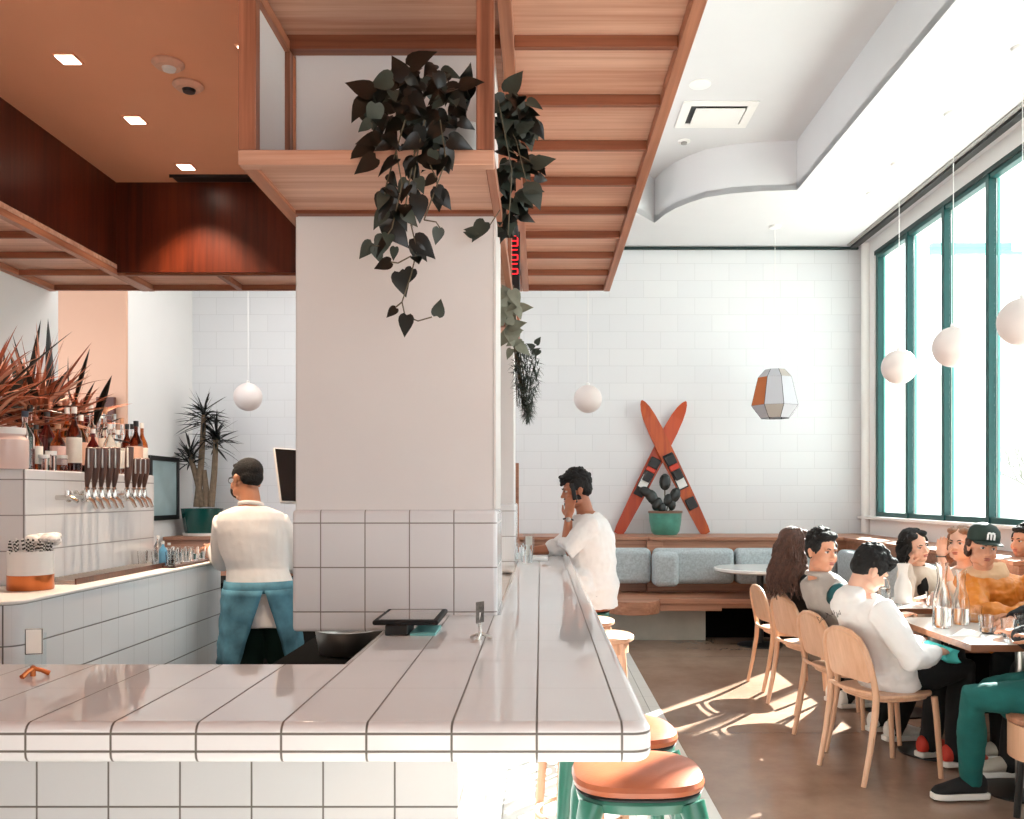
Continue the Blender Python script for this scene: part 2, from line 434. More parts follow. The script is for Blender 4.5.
# left alcove walls
struct('wall_left', MB().box(-4.28,-4.08,8.70,BY,0,4.5), 'paint')
struct('wall_left_back', MB().box(-7,-4.28,8.7,8.9,0,4.5), 'paint')
struct('wall_left_pilaster', MB().box(-4.79,-4.085,8.66,8.70,0,4.5), 'terraw')
struct('wall_light_block', MB().box(-3.80,.3,-3.1,-3,0,5.0).box(.3,WX+.2,-3.1,-3,3.1,5.0), 'paint')  # unseen wall with shaped opening, added to cut frontal light
al = bpy.data.lights.new('alcove_fill_light','AREA'); al.energy = 45; al.size = 1.6; al.color = (1,.96,.92)  # unseen area lamp added to brighten the left alcove
alo = bpy.data.objects.new('alcove_fill_light', al); C.objects.link(alo); alo.location = (-2.3,8.3,4.36)
struct('wall_left_side', MB().box(-3.80,-3.72,-3,6.78,0,4.5), 'paint')
# window wall
struct('wall_right', MB().box(WX,WX+.2,-3,BY,0,1.25), 'paint')
struct('wall_right_header', MB().box(WX,WX+.2,-3,BY,4.2,5.1), 'paint')
struct('wall_right_pier', MB().box(WX,WX+.2,9.92,BY,1.25,4.2), 'paint')
struct('trim_3', MB().tube([(WX-.02,10.12,1.05),(WX-.02,10.12,4.38)], .055, 14), 'white', smooth=True)
struct('trim_4', MB().box(WX-.06,WX+.02,-3,BY,1.215,1.25), 'paint', bev=.006)
ys = [9.88-.82*k for k in range(15)]
struct('wall_right_light_block', MB().box(WX,WX+.2,-3,1.66,1.25,4.2), 'paint')  # unseen solid stretch added to keep light off the counter front
for k in range(10):
    y1, y0 = ys[k], ys[k+1]
    r = thing('window_%d' % (k+1), None, None, (WX+.08,(y0+y1)/2,1.25)); r['kind'] = 'structure'; del_keys = None
    fr = MB()
    wd = .036
    fr.box(WX+.01,WX+.09,y1-wd,y1+wd*.9,1.25,4.2) if k == 0 else fr.box(WX+.0,WX+.07,y1-wd*.8,y1+wd*.8,1.25,4.2)
    fr.box(WX+.01,WX+.08,y0+wd*.8,y1-wd*.8,1.25,1.30); fr.box(WX+.01,WX+.08,y0+wd*.8,y1-wd*.8,4.15,4.2)
    build('window_frame', fr, 'teal', r, bev=.004, seg=1)
    st = MB().box(WX+.07,WX+.09,y0+.03,y0+.05,1.30,4.15).box(WX+.07,WX+.09,y1-.05,y1-.03,1.30,4.15)
    build('sunlit_bead', st, 'tealite', r)  # bead coloured pale for the sunlit side of the mullion
    build('pane', MB().box(WX+.05,WX+.056,y0+.03,y1-.03,1.29,4.16), 'glass', r)
# ceiling: low ring with tray cut out
hole = [(2.42,-3),(2.435,8.37),(2.1,8.40),(1.815,8.47),(1.6,8.58),(1.48,8.72),(1.36,8.9),(1.28,9.1),(1.21,9.38),(.99,9.05),(.80,8.6),(.62,8.3),(.46,8.2)]
lowpoly = [(2.42,-3),(WX,-3),(WX,BY),(-7,BY),(-7,6.70),(.46,6.70),(.46,8.2)]+hole[::-1][1:-1]
cl = MB().prism(lowpoly, ZL, ZL+.06)
struct('ceiling', cl, 'ceil')
tr = MB()
n = len(hole)
tr.add([(x,y,ZL) for x,y in hole]+[(x,y,ZH) for x,y in hole], [(i,i+1,n+i+1,n+i) for i in range(n-1)])
o = struct('ceiling_tray_side', tr, 'ceil', smooth=True)
struct('ceiling_tray', MB().box(.3,2.8,-3,9.6,ZH,ZH+.1), 'ceil')
struct('ceiling_bulkhead', MB().box(.38,.46,-3,6.78,3.12,ZH), 'ceil')
struct('ceiling_bulkhead_end', MB().box(-7,.46,6.70,6.78,3.12,ZL), 'ceil')
# shadow gaps
struct('trim_5', MB().box(.2,3.70,BY-.05,BY-.005,ZL-.035,ZL-.012), 'tealdark')
struct('trim_6', MB().box(3.60,3.67,-3,BY-.06,ZL-.03,ZL-.001), 'black')
struct('trim_7', MB().box(3.545,3.575,-3,BY-.1,ZL-.012,ZL-.001), 'potgrey')
struct('trim_8', MB().box(WX-.005,WX+.02,-3,9.92,4.19,4.235), 'tealdark')
# recessed bar ceiling
struct('ceiling_recess', MB().box(-3.0,.38,-3,6.22,3.68,3.76), 'terra')
struct('wall_soffit_left', MB().box(-3.03,-2.976,-3,6.165,3.046,3.68), 'fascia')
struct('wall_soffit_back', MB().box(-3.0,-.15,6.165,6.178,3.05,3.68), 'fascia')

def canopy(name, label, x0, x1, y0, y1, ylist, xlist=(), edge=.047, z0=3.03, skip=None):
    r = thing(name, label, 'ceiling canopy', ((x0+x1)/2,(y0+y1)/2,z0), 0, 'slatted wood canopies')
    build('panel', MB().box(x0,x1,y0,y1,z0+.045,z0+.075), 'wood_x', r)
    for xa in (x0,x1-edge): build('edge_beam', MB().box(xa,xa+edge,y0,y1,z0,z0+.045), 'wood_y', r, bev=.003, seg=1)
    for y in ylist:
        build('slat', MB().box(x0+edge,x1-edge,y,y+.026,z0+.003,z0+.045), 'slat', r, bev=.002, seg=1)
    for x in xlist:
        build('slat', MB().box(x-.02,x+.02,y0+.03,y1-.03,z0+.003,z0+.045), 'slat', r, bev=.002, seg=1)
    return r
yl = [6.63-.45*k for k in range(20) if 6.63-.45*k > -2]
canopy('wood_canopy', 'slatted wood ceiling canopy running above the tiled counter stools', -.139, .52, -2.2, 6.66, yl)
canopy('wood_canopy', 'slatted wood ceiling canopy along the left wall over the taps', -3.715, -2.97, -2.2, 6.66, yl)
canopy('wood_canopy', 'slatted wood ceiling canopy across the far end of the bar', -2.968, -.141, 6.18, 6.66, [6.182, 6.632], [-2.27,-1.59,-.91], edge=.047)
# columns
def column(y0, y1, x0, zt, nm):
    struct(nm, MB().box(x0,-.166,y0+.02,y1,1.02,zt), 'column', bev=.004, seg=1)
    struct(nm+'_foot', MB().box(-.44,-.186,y0+.04,y1-.02,1.0,1.03), 'column')
column(3.07, 3.42, -.862, 3.68, 'wall_column_front')
column(5.40, 5.75, -.80, 3.68, 'wall_column_rear')
struct('trim_9', MB().box(-.166,-.158,3.088,3.44,1.44,2.465), 'white')

# plant shelf box hanging under canopy
sx0, sx1, sy0, sy1, sz0, sz1 = -.897, -.139, 2.605, 5.80, 2.467, 3.03
r = thing('plant_shelf', 'open wood framed shelf box hanging over the bar columns', 'shelf', ((sx0+sx1)/2,sy0,sz0))
SW = .053
def post(x0,x1,y0,y1,nm='post'):
    build(nm, MB().box(x0,x1,y0,y1,sz0+SW-.008,sz1), 'wood_z', r, bev=.003, seg=1)
post(sx0,sx0+SW,sy0,sy0+.04); post(sx1-SW,sx1,sy0,sy0+.04)
post(sx0,sx0+.03,3.04,3.08); post(sx1-.02,sx1,4.18,4.22); post(sx1-.02,sx1,5.74,5.80)
build('front_rail', MB().box(sx0,sx1,sy0-.002,sy0+.042,sz0,sz0+SW-.008), 'wood_x', r, bev=.003, seg=1)
build('front_rail', MB().box(sx0,sx1,sy0,sy0+.04,sz1,sz1+.05), 'wood_x', r, bev=.003, seg=1)
build('side_rail', MB().box(sx0,sx0+.045,sy0+.04,sy1,sz0,sz0+.045).box(sx1-.027,sx1,sy0+.04,sy1,sz0,sz0+.045).box(sx0,sx0+.03,sy0+.04,3.04,sz1-.01,sz1+.03), 'wood_y', r, bev=.002, seg=1)
build('shelf_board', MB().box(sx0+.045,sx1-.027,sy0+.04,3.085,sz0+.012,sz0+.03).box(sx0+.045,sx1-.027,3.43,5.41,sz0+.012,sz0+.03), 'wood_x', r)
for yb in (3.055,4.3,5.1): build('cross_batten', MB().box(sx0+.045,sx1-.027,yb,yb+.031,sz0,sz0+.012), 'slat', r)
build('side_panel', MB().box(sx0,sx0+.012,sy0+.04,3.04,sz0+.045,sz1), 'column', r)
build('top_panel', MB().box(sx0,sx1,sy0+.04,6.15,sz1+.05,sz1+.075), 'wood_x', r)
build('top_batten', MB().box(sx0,sx1,3.04,3.088,sz1+.002,sz1+.05), 'slat', r)

# ------------------------------------------------------------------ bar
CT = 1.074
xr = .203; yf = 1.60
rc = .035
arc = [(xr-rc+rc*math.sin(math.radians(a)), yf+rc-rc*math.cos(math.radians(a))) for a in range(0,91,15)]
poly = [(-2.2,yf)]+arc+[(xr,6.1),(-.158,6.1),(-.158,3.45),(-.158,3.066),(-.495,3.066),(-.495,2.18),(-2.2,2.18)]
r = thing('bar_counter', 'white tiled L-shaped bar counter with rounded edges and dark grout', 'bar counter', (-.2,2.0,0))
build('countertop', MB().prism(poly, 1.000, CT), 'counter', r, bev=.019, seg=4)
base = MB().prism([(-2.2,1.905),(-.18,1.905),(-.18,5.9),(-.44,5.9),(-.44,2.12),(-2.2,2.12)], 0, 1.006)
build('tiled_base', base, 'lowtile', r)
# splash blocks around columns
for y0, y1, x0, lb in ((3.07,3.46,-.869,'white tiled block around the foot of the front column'),(5.385,5.79,-.82,'white tiled block around the far column foot')):
    x1 = -.153
    m = MB().box(x0,x1,y0,y1,1.012,1.438)
    o = build('tiled_splashback', m, 'splash1', bev=.014, seg=3); tag(o, lb, 'tiled splashback', None)
# underbar
r = thing('ice_well', 'black under-bar ice station behind the counter', 'bar station', (-.9,3.9,0))
build('cabinet', MB().box(-1.05,-.46,3.5,4.9,0.006,.80), 'dark', r, bev=.01)
build('rim', MB().box(-1.07,-.455,3.48,4.92,.80,.82), 'dark', r, bev=.006)
build('ice_bin', MB().lathe([(.0,.0),(.12,.0),(.14,.10),(.13,.10),(.11,.02),(0,.02)], (-.82,3.75,.82)), 'steel', r, smooth=True)
for k,(x,z) in enumerate(((-.75,.9),(-.98,.9))):
    pass
r = thing('back_fridge', 'low black bottle fridge at the far end of the bar aisle', 'fridge', (-1.5,6.2,0))
build('cabinet', MB().box(-2.45,-.9,5.9,6.45,0.006,.90), 'dark', r, bev=.01)
for k in range(3): 
    build('door', MB().box(-2.42+.52*k,-1.93+.52*k,5.885,5.9,.08,.86), 'black', r, bev=.004)
    build('handle', MB().tube([(-1.97+.52*k,5.87,.4),(-1.97+.52*k,5.87,.7)], .008), 'steel', r)
# side bar with rounded corner
r = thing('side_bar', 'long white tiled working bar on the left with rounded corner', 'bar counter', (-2.6,4.3,0))
def cornerpoly(x0,x1,y0,y1,rr):
    p = [(x0,y0)]+[(x1-rr+rr*math.sin(math.radians(a)), y0+rr-rr*math.cos(math.radians(a))) for a in range(0,91,10)]+[(x1,y1),(x0,y1)]
    return p
build('tiled_body', MB().prism(cornerpoly(-3.6,-1.94,3.25,5.33,.07), 0, 1.083), 'sidebar', r, smooth=True)
build('countertop', MB().prism(cornerpoly(-3.6,-1.932,3.24,5.34,.078), 1.083, 1.098), 'white', r, bev=.005)
r = thing('tap_wall', 'raised white tiled block carrying the beer taps and bottles', 'tiled block', (-2.7,4.4,1.098))
build('tiled_body', MB().box(-3.5,-2.22,3.79,5.05,1.098,1.602), 'taptile', r, bev=.006)

# ------------------------------------------------------------------ ceiling fittings
for k,(x,y,lb) in enumerate(((68,58,'square recessed downlight nearest in the row over the taps'),(135,119,'square recessed downlight in the middle of the row over the taps'),(186,166,'square recessed downlight at the far end of the row by the slot vent'),(249,49,'square recessed downlight half hidden by the shelf box frame'))):
    d = F*2.19/(CY-y); X = PX(x,d)
    r = thing('downlight', lb, 'ceiling light', (X,d,3.68), 0, 'square recessed downlights')
    build('trim_ring', MB().box(X-.055,X+.055,d-.055,d+.055,3.672,3.681), 'terra', r, bev=.002)
    build('lens', MB().box(X-.043,X+.043,d-.043,d+.043,3.668,3.674), 'lamp', r)
    l = bpy.data.lights.new('spot','SPOT'); l.energy = 160; l.color=(1,.78,.58); l.spot_size=math.radians(100); l.spot_blend=.6; l.shadow_soft_size=.05
    lo = bpy.data.objects.new('spot',l); C.objects.link(lo); lo.location=(X,d,3.66)
for k,(x,y,lb) in enumerate(((168,62,'pale round smoke detector nearer the camera on the terracotta ceiling'),(188,84,'round ceiling speaker with dark centre beside the smoke detector'))):
    d = F*2.19/(CY-y); X = PX(x,d)
    r = thing(('smoke_detector','ceiling_speaker')[k], lb, ('smoke detector','speaker')[k], (X,d,3.68))
    build('base', MB().lathe([(0,0),(.075,0),(.08,-.012),(.06,-.03),(0,-.032)], (X,d,3.68)), 'peachlabel', r, smooth=True)
    build('centre', MB().lathe([(0,-.03),(.035,-.03),(.03,-.045),(0,-.047)], (X+.005,d,3.68)), ('white','black')[k], r, smooth=True)
tag(build('slot_diffuser', MB().box(-2.53,-1.6,6.02,6.13,3.668,3.681).box(-2.54,-1.59,6.01,6.02,3.66,3.681), 'black'), 'black linear slot air vent in the terracotta ceiling', 'air vent')
r = thing('air_vent', 'square white air conditioning diffuser in the raised ceiling', 'air vent', (1.545,7.78,ZH))
fm = MB(); 
for (a,b,c,d) in ((1.22,1.87,7.52,7.60),(1.22,1.87,7.97,8.05),(1.22,1.30,7.60,7.97),(1.79,1.87,7.60,7.97)): fm.box(a,b,c,d,ZH-.014,ZH)
build('frame', fm, 'white', r, bev=.003)
build('shadow_gap', MB().box(1.30,1.79,7.60,7.97,ZH-.003,ZH), 'black', r)
build('centre_plate', MB().box(1.345,1.775,7.63,7.945,ZH-.03,ZH-.014), 'white', r, bev=.004)
for x,y,z,R,lb,nm in ((700,84,ZH,.09,'flat white round speaker cover near the air diffuser','ceiling_speaker'),(684,141,ZH,.06,'small white domed detector beside the air diffuser','ceiling_sensor'),(872,193,ZL,.05,'tiny white sprinkler cap on the ceiling near the window','sprinkler_cap')):
    d = F*(z-CH)/(CY-y); X = PX(x,d)
    r = thing(nm, lb, 'ceiling fitting', (X,d,z))
    build('plate', MB().lathe([(0,0),(R,0),(R,-.008),(R*.7,-.014),(0,-.014)], (X,d,z)), 'white', r, smooth=True)
    if R == .06: build('dome', MB().lathe([(.03,-.01),(.028,-.03),(0,-.035)], (X,d,z)), 'potgrey', r, smooth=True)

# ------------------------------------------------------------------ globes
def globe(X, Y, Z, R, zc, lb, seen=True):
    r = thing('globe_pendant', lb, 'pendant light', (X,Y,Z), 0, 'white globe pendants')
    build('globe', MB().ell((X,Y,Z), R, nu=32, nv=20), 'globe', r, smooth=True)
    build('cord', MB().tube([(X,Y,Z+R),(X,Y,zc-.01)], .0035, 6), 'white', r)
    build('ceiling_canopy', MB().lathe([(0,0),(.065,0),(.06,-.02),(0,-.028)], (X,Y,zc)), 'white', r, smooth=True)
    build('cap', MB().lathe([(.02,-.005),(.02,.02),(0,.03)], (X,Y,Z+R)), 'white', r, smooth=True)
globe(3.13,7.69,PZ(367,7.69),.15,ZL,'white globe pendant farthest along the window row')
globe(3.13,6.68,PZ(347,6.68),.152,ZL,'white globe pendant in the middle of the window row')
globe(3.12,5.70,PZ(322,5.70),.155,ZL,'white globe pendant of the window row cut by the right edge')
globe(PX(588,9.4),9.4,PZ(399,9.4),.15,ZL,'white globe pendant hanging left of the crossed skis')
globe(PX(248,9.4),9.4,PZ(397,9.4),.15,ZL,'white globe pendant above the barman beside the spiky plant')
# faceted lantern
LX, LY = PX(775,9.49), 9.49
r = thing('lantern_pendant', 'faceted fabric lantern pendant with one orange panel and dark ribs', 'pendant light', (LX,LY,2.5))
prof = [(.105,370),(.185,378),(.258,406),(.155,418)]
mm = MB(); seg = 8; rows = []
for R, yy in prof: rows.append([(LX+R*math.cos(2*math.pi*(i+.12)/seg), LY+R*math.sin(2*math.pi*(i+.12)/seg), PZ(yy,9.49)) for i in range(seg)])
vs=[p for row in rows for p in row]; fs=[]
for a in range(3):
    for i in range(seg):
        mm.cur = 1 if (i==4 and a==1) else (2 if (a==2 and i in (5,)) or (a==0 and i==6) else 0)
        mm.add([rows[a][i],rows[a][(i+1)%seg],rows[a+1][(i+1)%seg],rows[a+1][i]], [(0,1,2,3)])
M['lanw'] = flat('lantern_cloth', rgb(186,186,192), .8); M['lano']=flat('lantern_orange', rgb(190,108,60), .8); M['lang']=flat('lantern_grey', rgb(176,168,160), .8)
o = build('shade', mm, ['lanw','lano','lang'], r); sm=o.modifiers.new('s','SOLIDIFY'); sm.thickness=.004
mm = MB()
for i in range(seg):
    for a in range(3): mm.tube([rows[a][i],rows[a+1][i]], .005, 6)
for a in range(4): mm.tube(rows[a]+[rows[a][0]], .003, 5)
build('ribs', mm, 'black', r)
build('bulb', MB().ell((LX,LY,PZ(388,9.49)), .03), 'bulb', r, smooth=True)
build('cord', MB().tube([(LX,LY,PZ(390,9.49)),(LX,LY,ZL-.01)], .0035, 6), 'white', r)
build('ceiling_canopy', MB().lathe([(0,0),(.065,0),(.06,-.02),(0,-.028)], (LX,LY,ZL)), 'white', r, smooth=True)

# ------------------------------------------------------------------ booth along back wall
r = thing('booth_bench', 'built-in wooden booth with grey-blue tweed back cushions and concrete base', 'booth', (1.5,9.3,0))
build('ledge', MB().box(-4.05,1.16,9.42,BY-.01,1.005,1.04).box(1.16,WX-.01,9.36,BY-.01,1.005,1.04).box(3.22,WX-.01,6.0,9.36,1.005,1.04), 'booth', r, bev=.004, seg=1)
build('back_board', MB().box(-4.05,1.13,9.46,9.52,.3,1.005).box(1.13,1.30,9.38,9.5,.3,1.005).box(1.30,3.3,9.40,9.5,.3,1.005).box(3.26,3.34,6.0,9.4,.3,1.005), 'booth', r, bev=.004, seg=1)
build('seat', MB().box(1.05,3.3,8.72,9.4,.41,.46).box(-.6,1.05,8.9,9.46,.41,.46).box(2.78,3.26,6.0,8.72,.41,.46), 'booth', r, bev=.006)
build('seat_apron', MB().box(1.09,1.80,8.76,8.84,.335,.41).box(1.3,2.78,8.78,8.84,.36,.41).box(2.82,2.86,6.0,8.76,.2,.41), 'booth', r, bev=.003, seg=1)
hp = [(.62,8.45)]
rs_ = MB().prism([(.64+.26-.26*math.cos(math.radians(a)),8.62-.28*math.sin(math.radians(a))) for a in range(0,181,12)]+[(1.16,9.0),(.64,9.0)], .345, .47)
build('rounded_seat_end', rs_, 'booth', r, bev=.006)
build('base', MB().box(.2,1.69,9.04,9.3,0,.345), 'cblock', r)
build('shaded_base', MB().box(1.69,2.95,9.2,9.3,0,.4), 'dark', r); build('shaded_base', MB().box(2.95,3.25,6.0,9.0,0,.4), 'dark', r)  # near-black colour paints in the shade under bench and tables
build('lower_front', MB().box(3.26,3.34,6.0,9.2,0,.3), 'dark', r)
def cushion(x0,x1,y0,y1,z0,z1):
    return build('back_cushion', MB().box(x0,x1,y0,y1,z0,z1), 'cushion', r, bev=.055, seg=4)
cushion(.10,1.155,9.20,9.42,.56,.93); cushion(1.18,2.02,9.16,9.38,.56,.93); cushion(2.04,3.1,9.16,9.38,.56,.93)
cushion(1.16,1.42,9.02,9.30,.545,.90)
cushion(-.95,.08,9.20,9.42,.56,.93)
cushion(3.05,3.24,7.5,9.1,.56,.93); cushion(3.05,3.24,5.9,7.48,.56,.93)
# wooden frame strip left of far wall
tag(build('door_casing', MB().box(PX(514.5,7.2),PX(518.8,7.2),7.2,7.26,0,PZ(463,7.2)), 'booth', bev=.003, seg=1), 'narrow upright wooden casing strip just behind the far column', 'door casing')
# round table
tx, ty = 2.17, 8.72
r = thing('round_table', 'white round pedestal table in front of the booth cushions', 'table', (tx,ty,0))
build('tabletop', MB().lathe([(0,.73),(.42,.73),(.45,.745),(.45,.765),(.44,.772),(0,.772)], (tx,ty,0), 48), 'laminate', r, smooth=True)
build('pedestal', MB().tube([(tx,ty,.02),(tx,ty,.73)], .035, 14), 'black', r, smooth=True)
build('foot', MB().lathe([(0,0),(.22,0),(.22,.012),(.05,.03),(0,.03)], (tx,ty,0)), 'black', r, smooth=True)

# skis
def ski(nm, lb, top, bot, d0, mt, flip):
    T = P(*top, d0); B = P(*bot, d0)
    Lh = (T-B).length; ax = (T-B).normalized(); pr = V((ax.z,0,-ax.x))
    r = thing(nm, lb, 'water ski', B, 0, 'crossed wooden water skis')
    prof = [(0,.05),(.04,.062),(.25,.075),(.55,.085),(.78,.085),(.88,.074),(.94,.056),(.98,.032),(1,.008)]
    pl=[]; th=.012
    vs=[]; fs=[]
    for t,wd in prof:
        cy = -.0 if t<.8 else -(t-.8)**2*1.6
        for sx in (-1,1):
            for dy in (-th,th): vs.append(B+ax*(t*Lh)+pr*(wd*sx)+V((0,dy+cy,0)))
    n=len(prof)
    for i in range(n-1):
        a=i*4; b=a+4
        fs += [(a,b,b+2,a+2),(a+1,a+3,b+3,b+1),(a,a+1,b+1,b),(a+2,b+2,b+3,a+3)]
    fs += [(0,2,3,1),(4*n-4,4*n-3,4*n-1,4*n-2)]
    build('board', MB().add(vs,fs), mt, r)
    def patch(t0,t1,wd,mat,y=-.022,h=.01,nm='binding'):
        c = B+ax*((t0+t1)/2*Lh)+V((0,y,0))
        return build(nm, MB().obox(c, pr*wd, V((0,h,0)), ax*((t1-t0)/2*Lh)), mat, r, bev=.008, seg=2)
    if flip:
        patch(.34,.56,.062,'black',-.018,.006,'binding_plate'); patch(.35,.44,.05,'white',-.026,.004,'white_plate')
        patch(.40,.47,.045,'black',-.05,.022,'heel_cup'); patch(.47,.50,.055,'red',-.045,.016,'strap'); patch(.50,.57,.06,'black',-.04,.026,'toe_piece')
        patch(.29,.345,.058,'black',-.02,.008,'rear_plate')
    else:
        patch(.34,.60,.062,'black',-.018,.006,'binding_plate'); patch(.35,.42,.05,'white',-.026,.004,'white_plate')
        patch(.41,.48,.045,'black',-.05,.022,'heel_cup'); patch(.48,.52,.055,'red',-.045,.016,'strap'); patch(.52,.59,.06,'black',-.04,.026,'toe_piece')
        patch(.19,.27,.058,'black',-.03,.012,'rear_toe_strap')
ski('water_ski','orange water ski leaning from top left to bottom right in front of the other',(641,401),(706,534),10.14,'ski',False)
ski('water_ski','red-orange water ski leaning from top right to bottom left behind the other',(685,402),(618,534),10.20,'skired',True)

# ------------------------------------------------------------------ leaves
def leaf_heart(mb, base, d, up, s, fold=.25, droop=.3):
    d = V(d).normalized(); up = V(up); sd_ = d.cross(up)
    if sd_.length < 1e-3: sd_ = d.cross(V((1,0,0)))
    sd_.normalize(); nn = sd_.cross(d).normalized()
    prof = [(-.08,.16),(.0,.29),(.12,.36),(.30,.36),(.50,.29),(.70,.18),(.88,.07),(1.0,.004)]
    vs=[]; base=V(base)
    for i,(t,wd) in enumerate(prof):
        tc = max(t, 0.0) if i else .0
        c = base+d*(tc*s)-nn*(droop*s*t*t)
        e = base+d*(t*s)-nn*(droop*s*t*t)
        vs += [e-sd_*wd*s+nn*(fold*wd*s), c, e+sd_*wd*s+nn*(fold*wd*s)]
    fs=[]
    for i in range(len(prof)-1):
        a=i*3; fs += [(a,a+1,a+4,a+3),(a+1,a+2,a+5,a+4)]
    mb.add(vs,fs)
def blade(mb, base, d, L, wd, droop=.3, twist=None, seg=6, peak=.35):
    base=V(base); d=V(d).normalized(); s_=d.cross(V((0,0,1)))
    if s_.length<1e-3: s_=V((1,0,0))
    s_.normalize()
    if twist is not None: s_ = Matrix.Rotation(twist,3,d) @ s_
    nn=s_.cross(d).normalized(); vs=[]
    for i in range(seg+1):
        t=i/seg
        w_ = wd*(math.sin(math.pi*min(1,(t**peak if t<1 else 1)*.5+.0)) if False else (min(1,t/ .25*.6+.4) if t<.25 else 1)*(1-max(0,(t-.45)/.55)**1.6))
        c=base+d*(L*t)+V((0,0,-droop*L*t*t))
        vs += [c-s_*w_*.5+nn*w_*.15, c, c+s_*w_*.5+nn*w_*.15]
    fs=[]
    for i in range(seg):
        a=i*3; fs += [(a,a+1,a+4,a+3),(a+1,a+2,a+5,a+4)]
    mb.add(vs,fs)

R = random.Random
# pothos on front shelf
rn = R(3)
D0 = 2.62
pot = P(462,150,2.80)
r = thing('pothos_plant','dark trailing pothos in a grey pot on the front of the wood shelf','plant',(PX(452,2.85),2.85,sz0+.045))
pc=(PX(452,2.86),2.86,sz0+.046)
build('pot', MB().lathe([(0,0),(.075,0),(.10,.14),(.104,.16),(.095,.16),(.085,.13),(0,.13)], pc), 'potgrey', r, smooth=True)
build('soil', MB().lathe([(0,.131),(.086,.131),(0,.14)], pc), 'soil', r)
lf = MB(); lg = MB(); st = MB()
def rleaf(p, s, down=.5, g=None):
    a = rn.uniform(0,2*math.pi)
    d = V((math.cos(a)*.9, math.sin(a)*.5-.2, -down+rn.uniform(-.6,.5)))
    up = V((rn.uniform(-.5,.5), -1, rn.uniform(-.2,.8)))
    leaf_heart(g or (lf if rn.random()<.75 else lg), p, d, up, s, rn.uniform(.05,.3), rn.uniform(.1,.5))
for k in range(165):
    # cluster region
    while True:
        x = rn.uniform(362,476); y = rn.uniform(58,165)
        if ((x-416)/50)**2+((y-112)/52)**2 < 1 or (abs(x-452)<20 and abs(y-92)<14): break
    rleaf(P(x,y,rn.uniform(2.56,2.80)) , rn.uniform(.042,.078), .4)
for (x,y,dx,dz,s) in ((420,60,.5,.3,.09),(362,88,-1,.5,.09),(360,108,-.6,-.8,.08),(362,150,-.8,-.4,.08),(370,140,-.9,-.1,.075),(470,84,.5,.1,.07),(455,95,.6,-.6,.09),(400,70,-.3,.6,.08),(432,160,.7,-.4,.09)):
    leaf_heart(lf, P(x,y,2.6)-V((dx,0,dz)).normalized()*s*.4, (dx,-.15,dz), (0,-1,.3), s, .12, .25)
def vine(pts, d=2.585, leaves=(), rr=.0022, target=None, n_extra=0, smin=.045, smax=.07):
    w = [P(x,y,d+rn.uniform(-.015,.01)) for x,y in pts]
    (target or st).tube(w, rr, 5)
    for _ in range(n_extra):
        i = rn.randrange(len(w)-1); p = w[i].lerp(w[i+1], rn.random()); rleaf(p, rn.uniform(smin,smax), .8)
    return w
vine([(425,120),(418,150),(412,190),(411,225),(417,250),(411,275),(402,302)], n_extra=8)
vine([(402,302),(405,316),(418,321),(432,317)])
vine([(402,302),(396,307)]); vine([(411,256),(398,263),(391,262)]); vine([(405,120),(392,165),(385,190),(386,215)], n_extra=9)
vine([(440,120),(446,160),(437,185),(424,220)], n_extra=5); vine([(396,150),(402,185),(392,228),(380,246),(372,246)], n_extra=5)
vine([(424,220),(436,222),(440,228)]); vine([(430,165),(436,178),(440,200)], n_extra=2); vine([(415,150),(408,190),(404,215)], n_extra=8)
E = [(402,205,-.1,-1,.075,0),(385,193,-.1,-1,.08,0),(418,196,.1,-1,.08,0),(438,189,.0,-1,.065,0),(390,225,.5,-.6,.085,0),(384,236,-.2,-.9,.07,1),(414,238,.8,-.7,.085,0),
     (439,228,-.2,-1,.05,1),(372,243,-.7,-.8,.06,1),(391,262,-.9,-.3,.055,0),(399,272,.25,-1,.075,0),(396,308,-.6,-.6,.04,0),(407,315,-.15,-1,.065,0),(437,316,.2,.9,.055,1),(376,158,-.8,-.5,.08,0),(428,158,.9,.1,.07,0),(395,247,-.2,-1,.04,1),
     (407,180,-.5,-.6,.05,1),(418,178,.3,-.9,.05,1)]
for x,y,dx,dz,s,g in E:
    leaf_heart(lg if g else lf, P(x,y,2.585), (dx,rn.uniform(-.2,.1),dz), (rn.uniform(-.3,.3),-1,.2), s, .1, .15)
build('foliage', lf, 'leafdark', r, smooth=True); build('pale_foliage', lg, 'leafgrey', r, smooth=True); build('vines', st, 'stem', r)
# right trailing plant
r = thing('pothos_plant','grey-green pothos spilling off the shelf side against the wood slats','plant',(-.2,3.0,sz0+.045))
pc=(-.24,3.0,sz0+.046)
build('pot', MB().lathe([(0,0),(.07,0),(.085,.12),(.089,.14),(.08,.14),(.075,.11),(0,.11)], (-.25,2.98,sz0+.046)), 'potgrey', r, smooth=True)
lf = MB(); lg = MB(); st = MB(); lp = MB()
for k in range(95):
    while True:
        x = rn.uniform(492,536); y = rn.uniform(90,245)
        cx_ = 508+ (8 if 120<y<210 else 0)
        if abs(x-cx_) < (20 if y<200 else 13) and y < 228: break
    d_ = 2.95+ (y-90)/155*.3
    rleaf(P(x,y,d_), rn.uniform(.045,.085), .6, lg if rn.random()<.55 else lf)
for x,y,dx,dz,s in ((508,92,.5,.8,.09),(533,165,.6,.2,.08),(530,185,.4,-.9,.09),(478,232,-.8,.2,.05),(474,236,-.9,.4,.04),(485,222,-.5,-.7,.08),(517,130,.9,.3,.06),(524,188,.9,-.1,.07)):
    leaf_heart(lg, P(x,y,2.98), (dx,-.1,dz), (0,-1,.3), s, .12, .2)
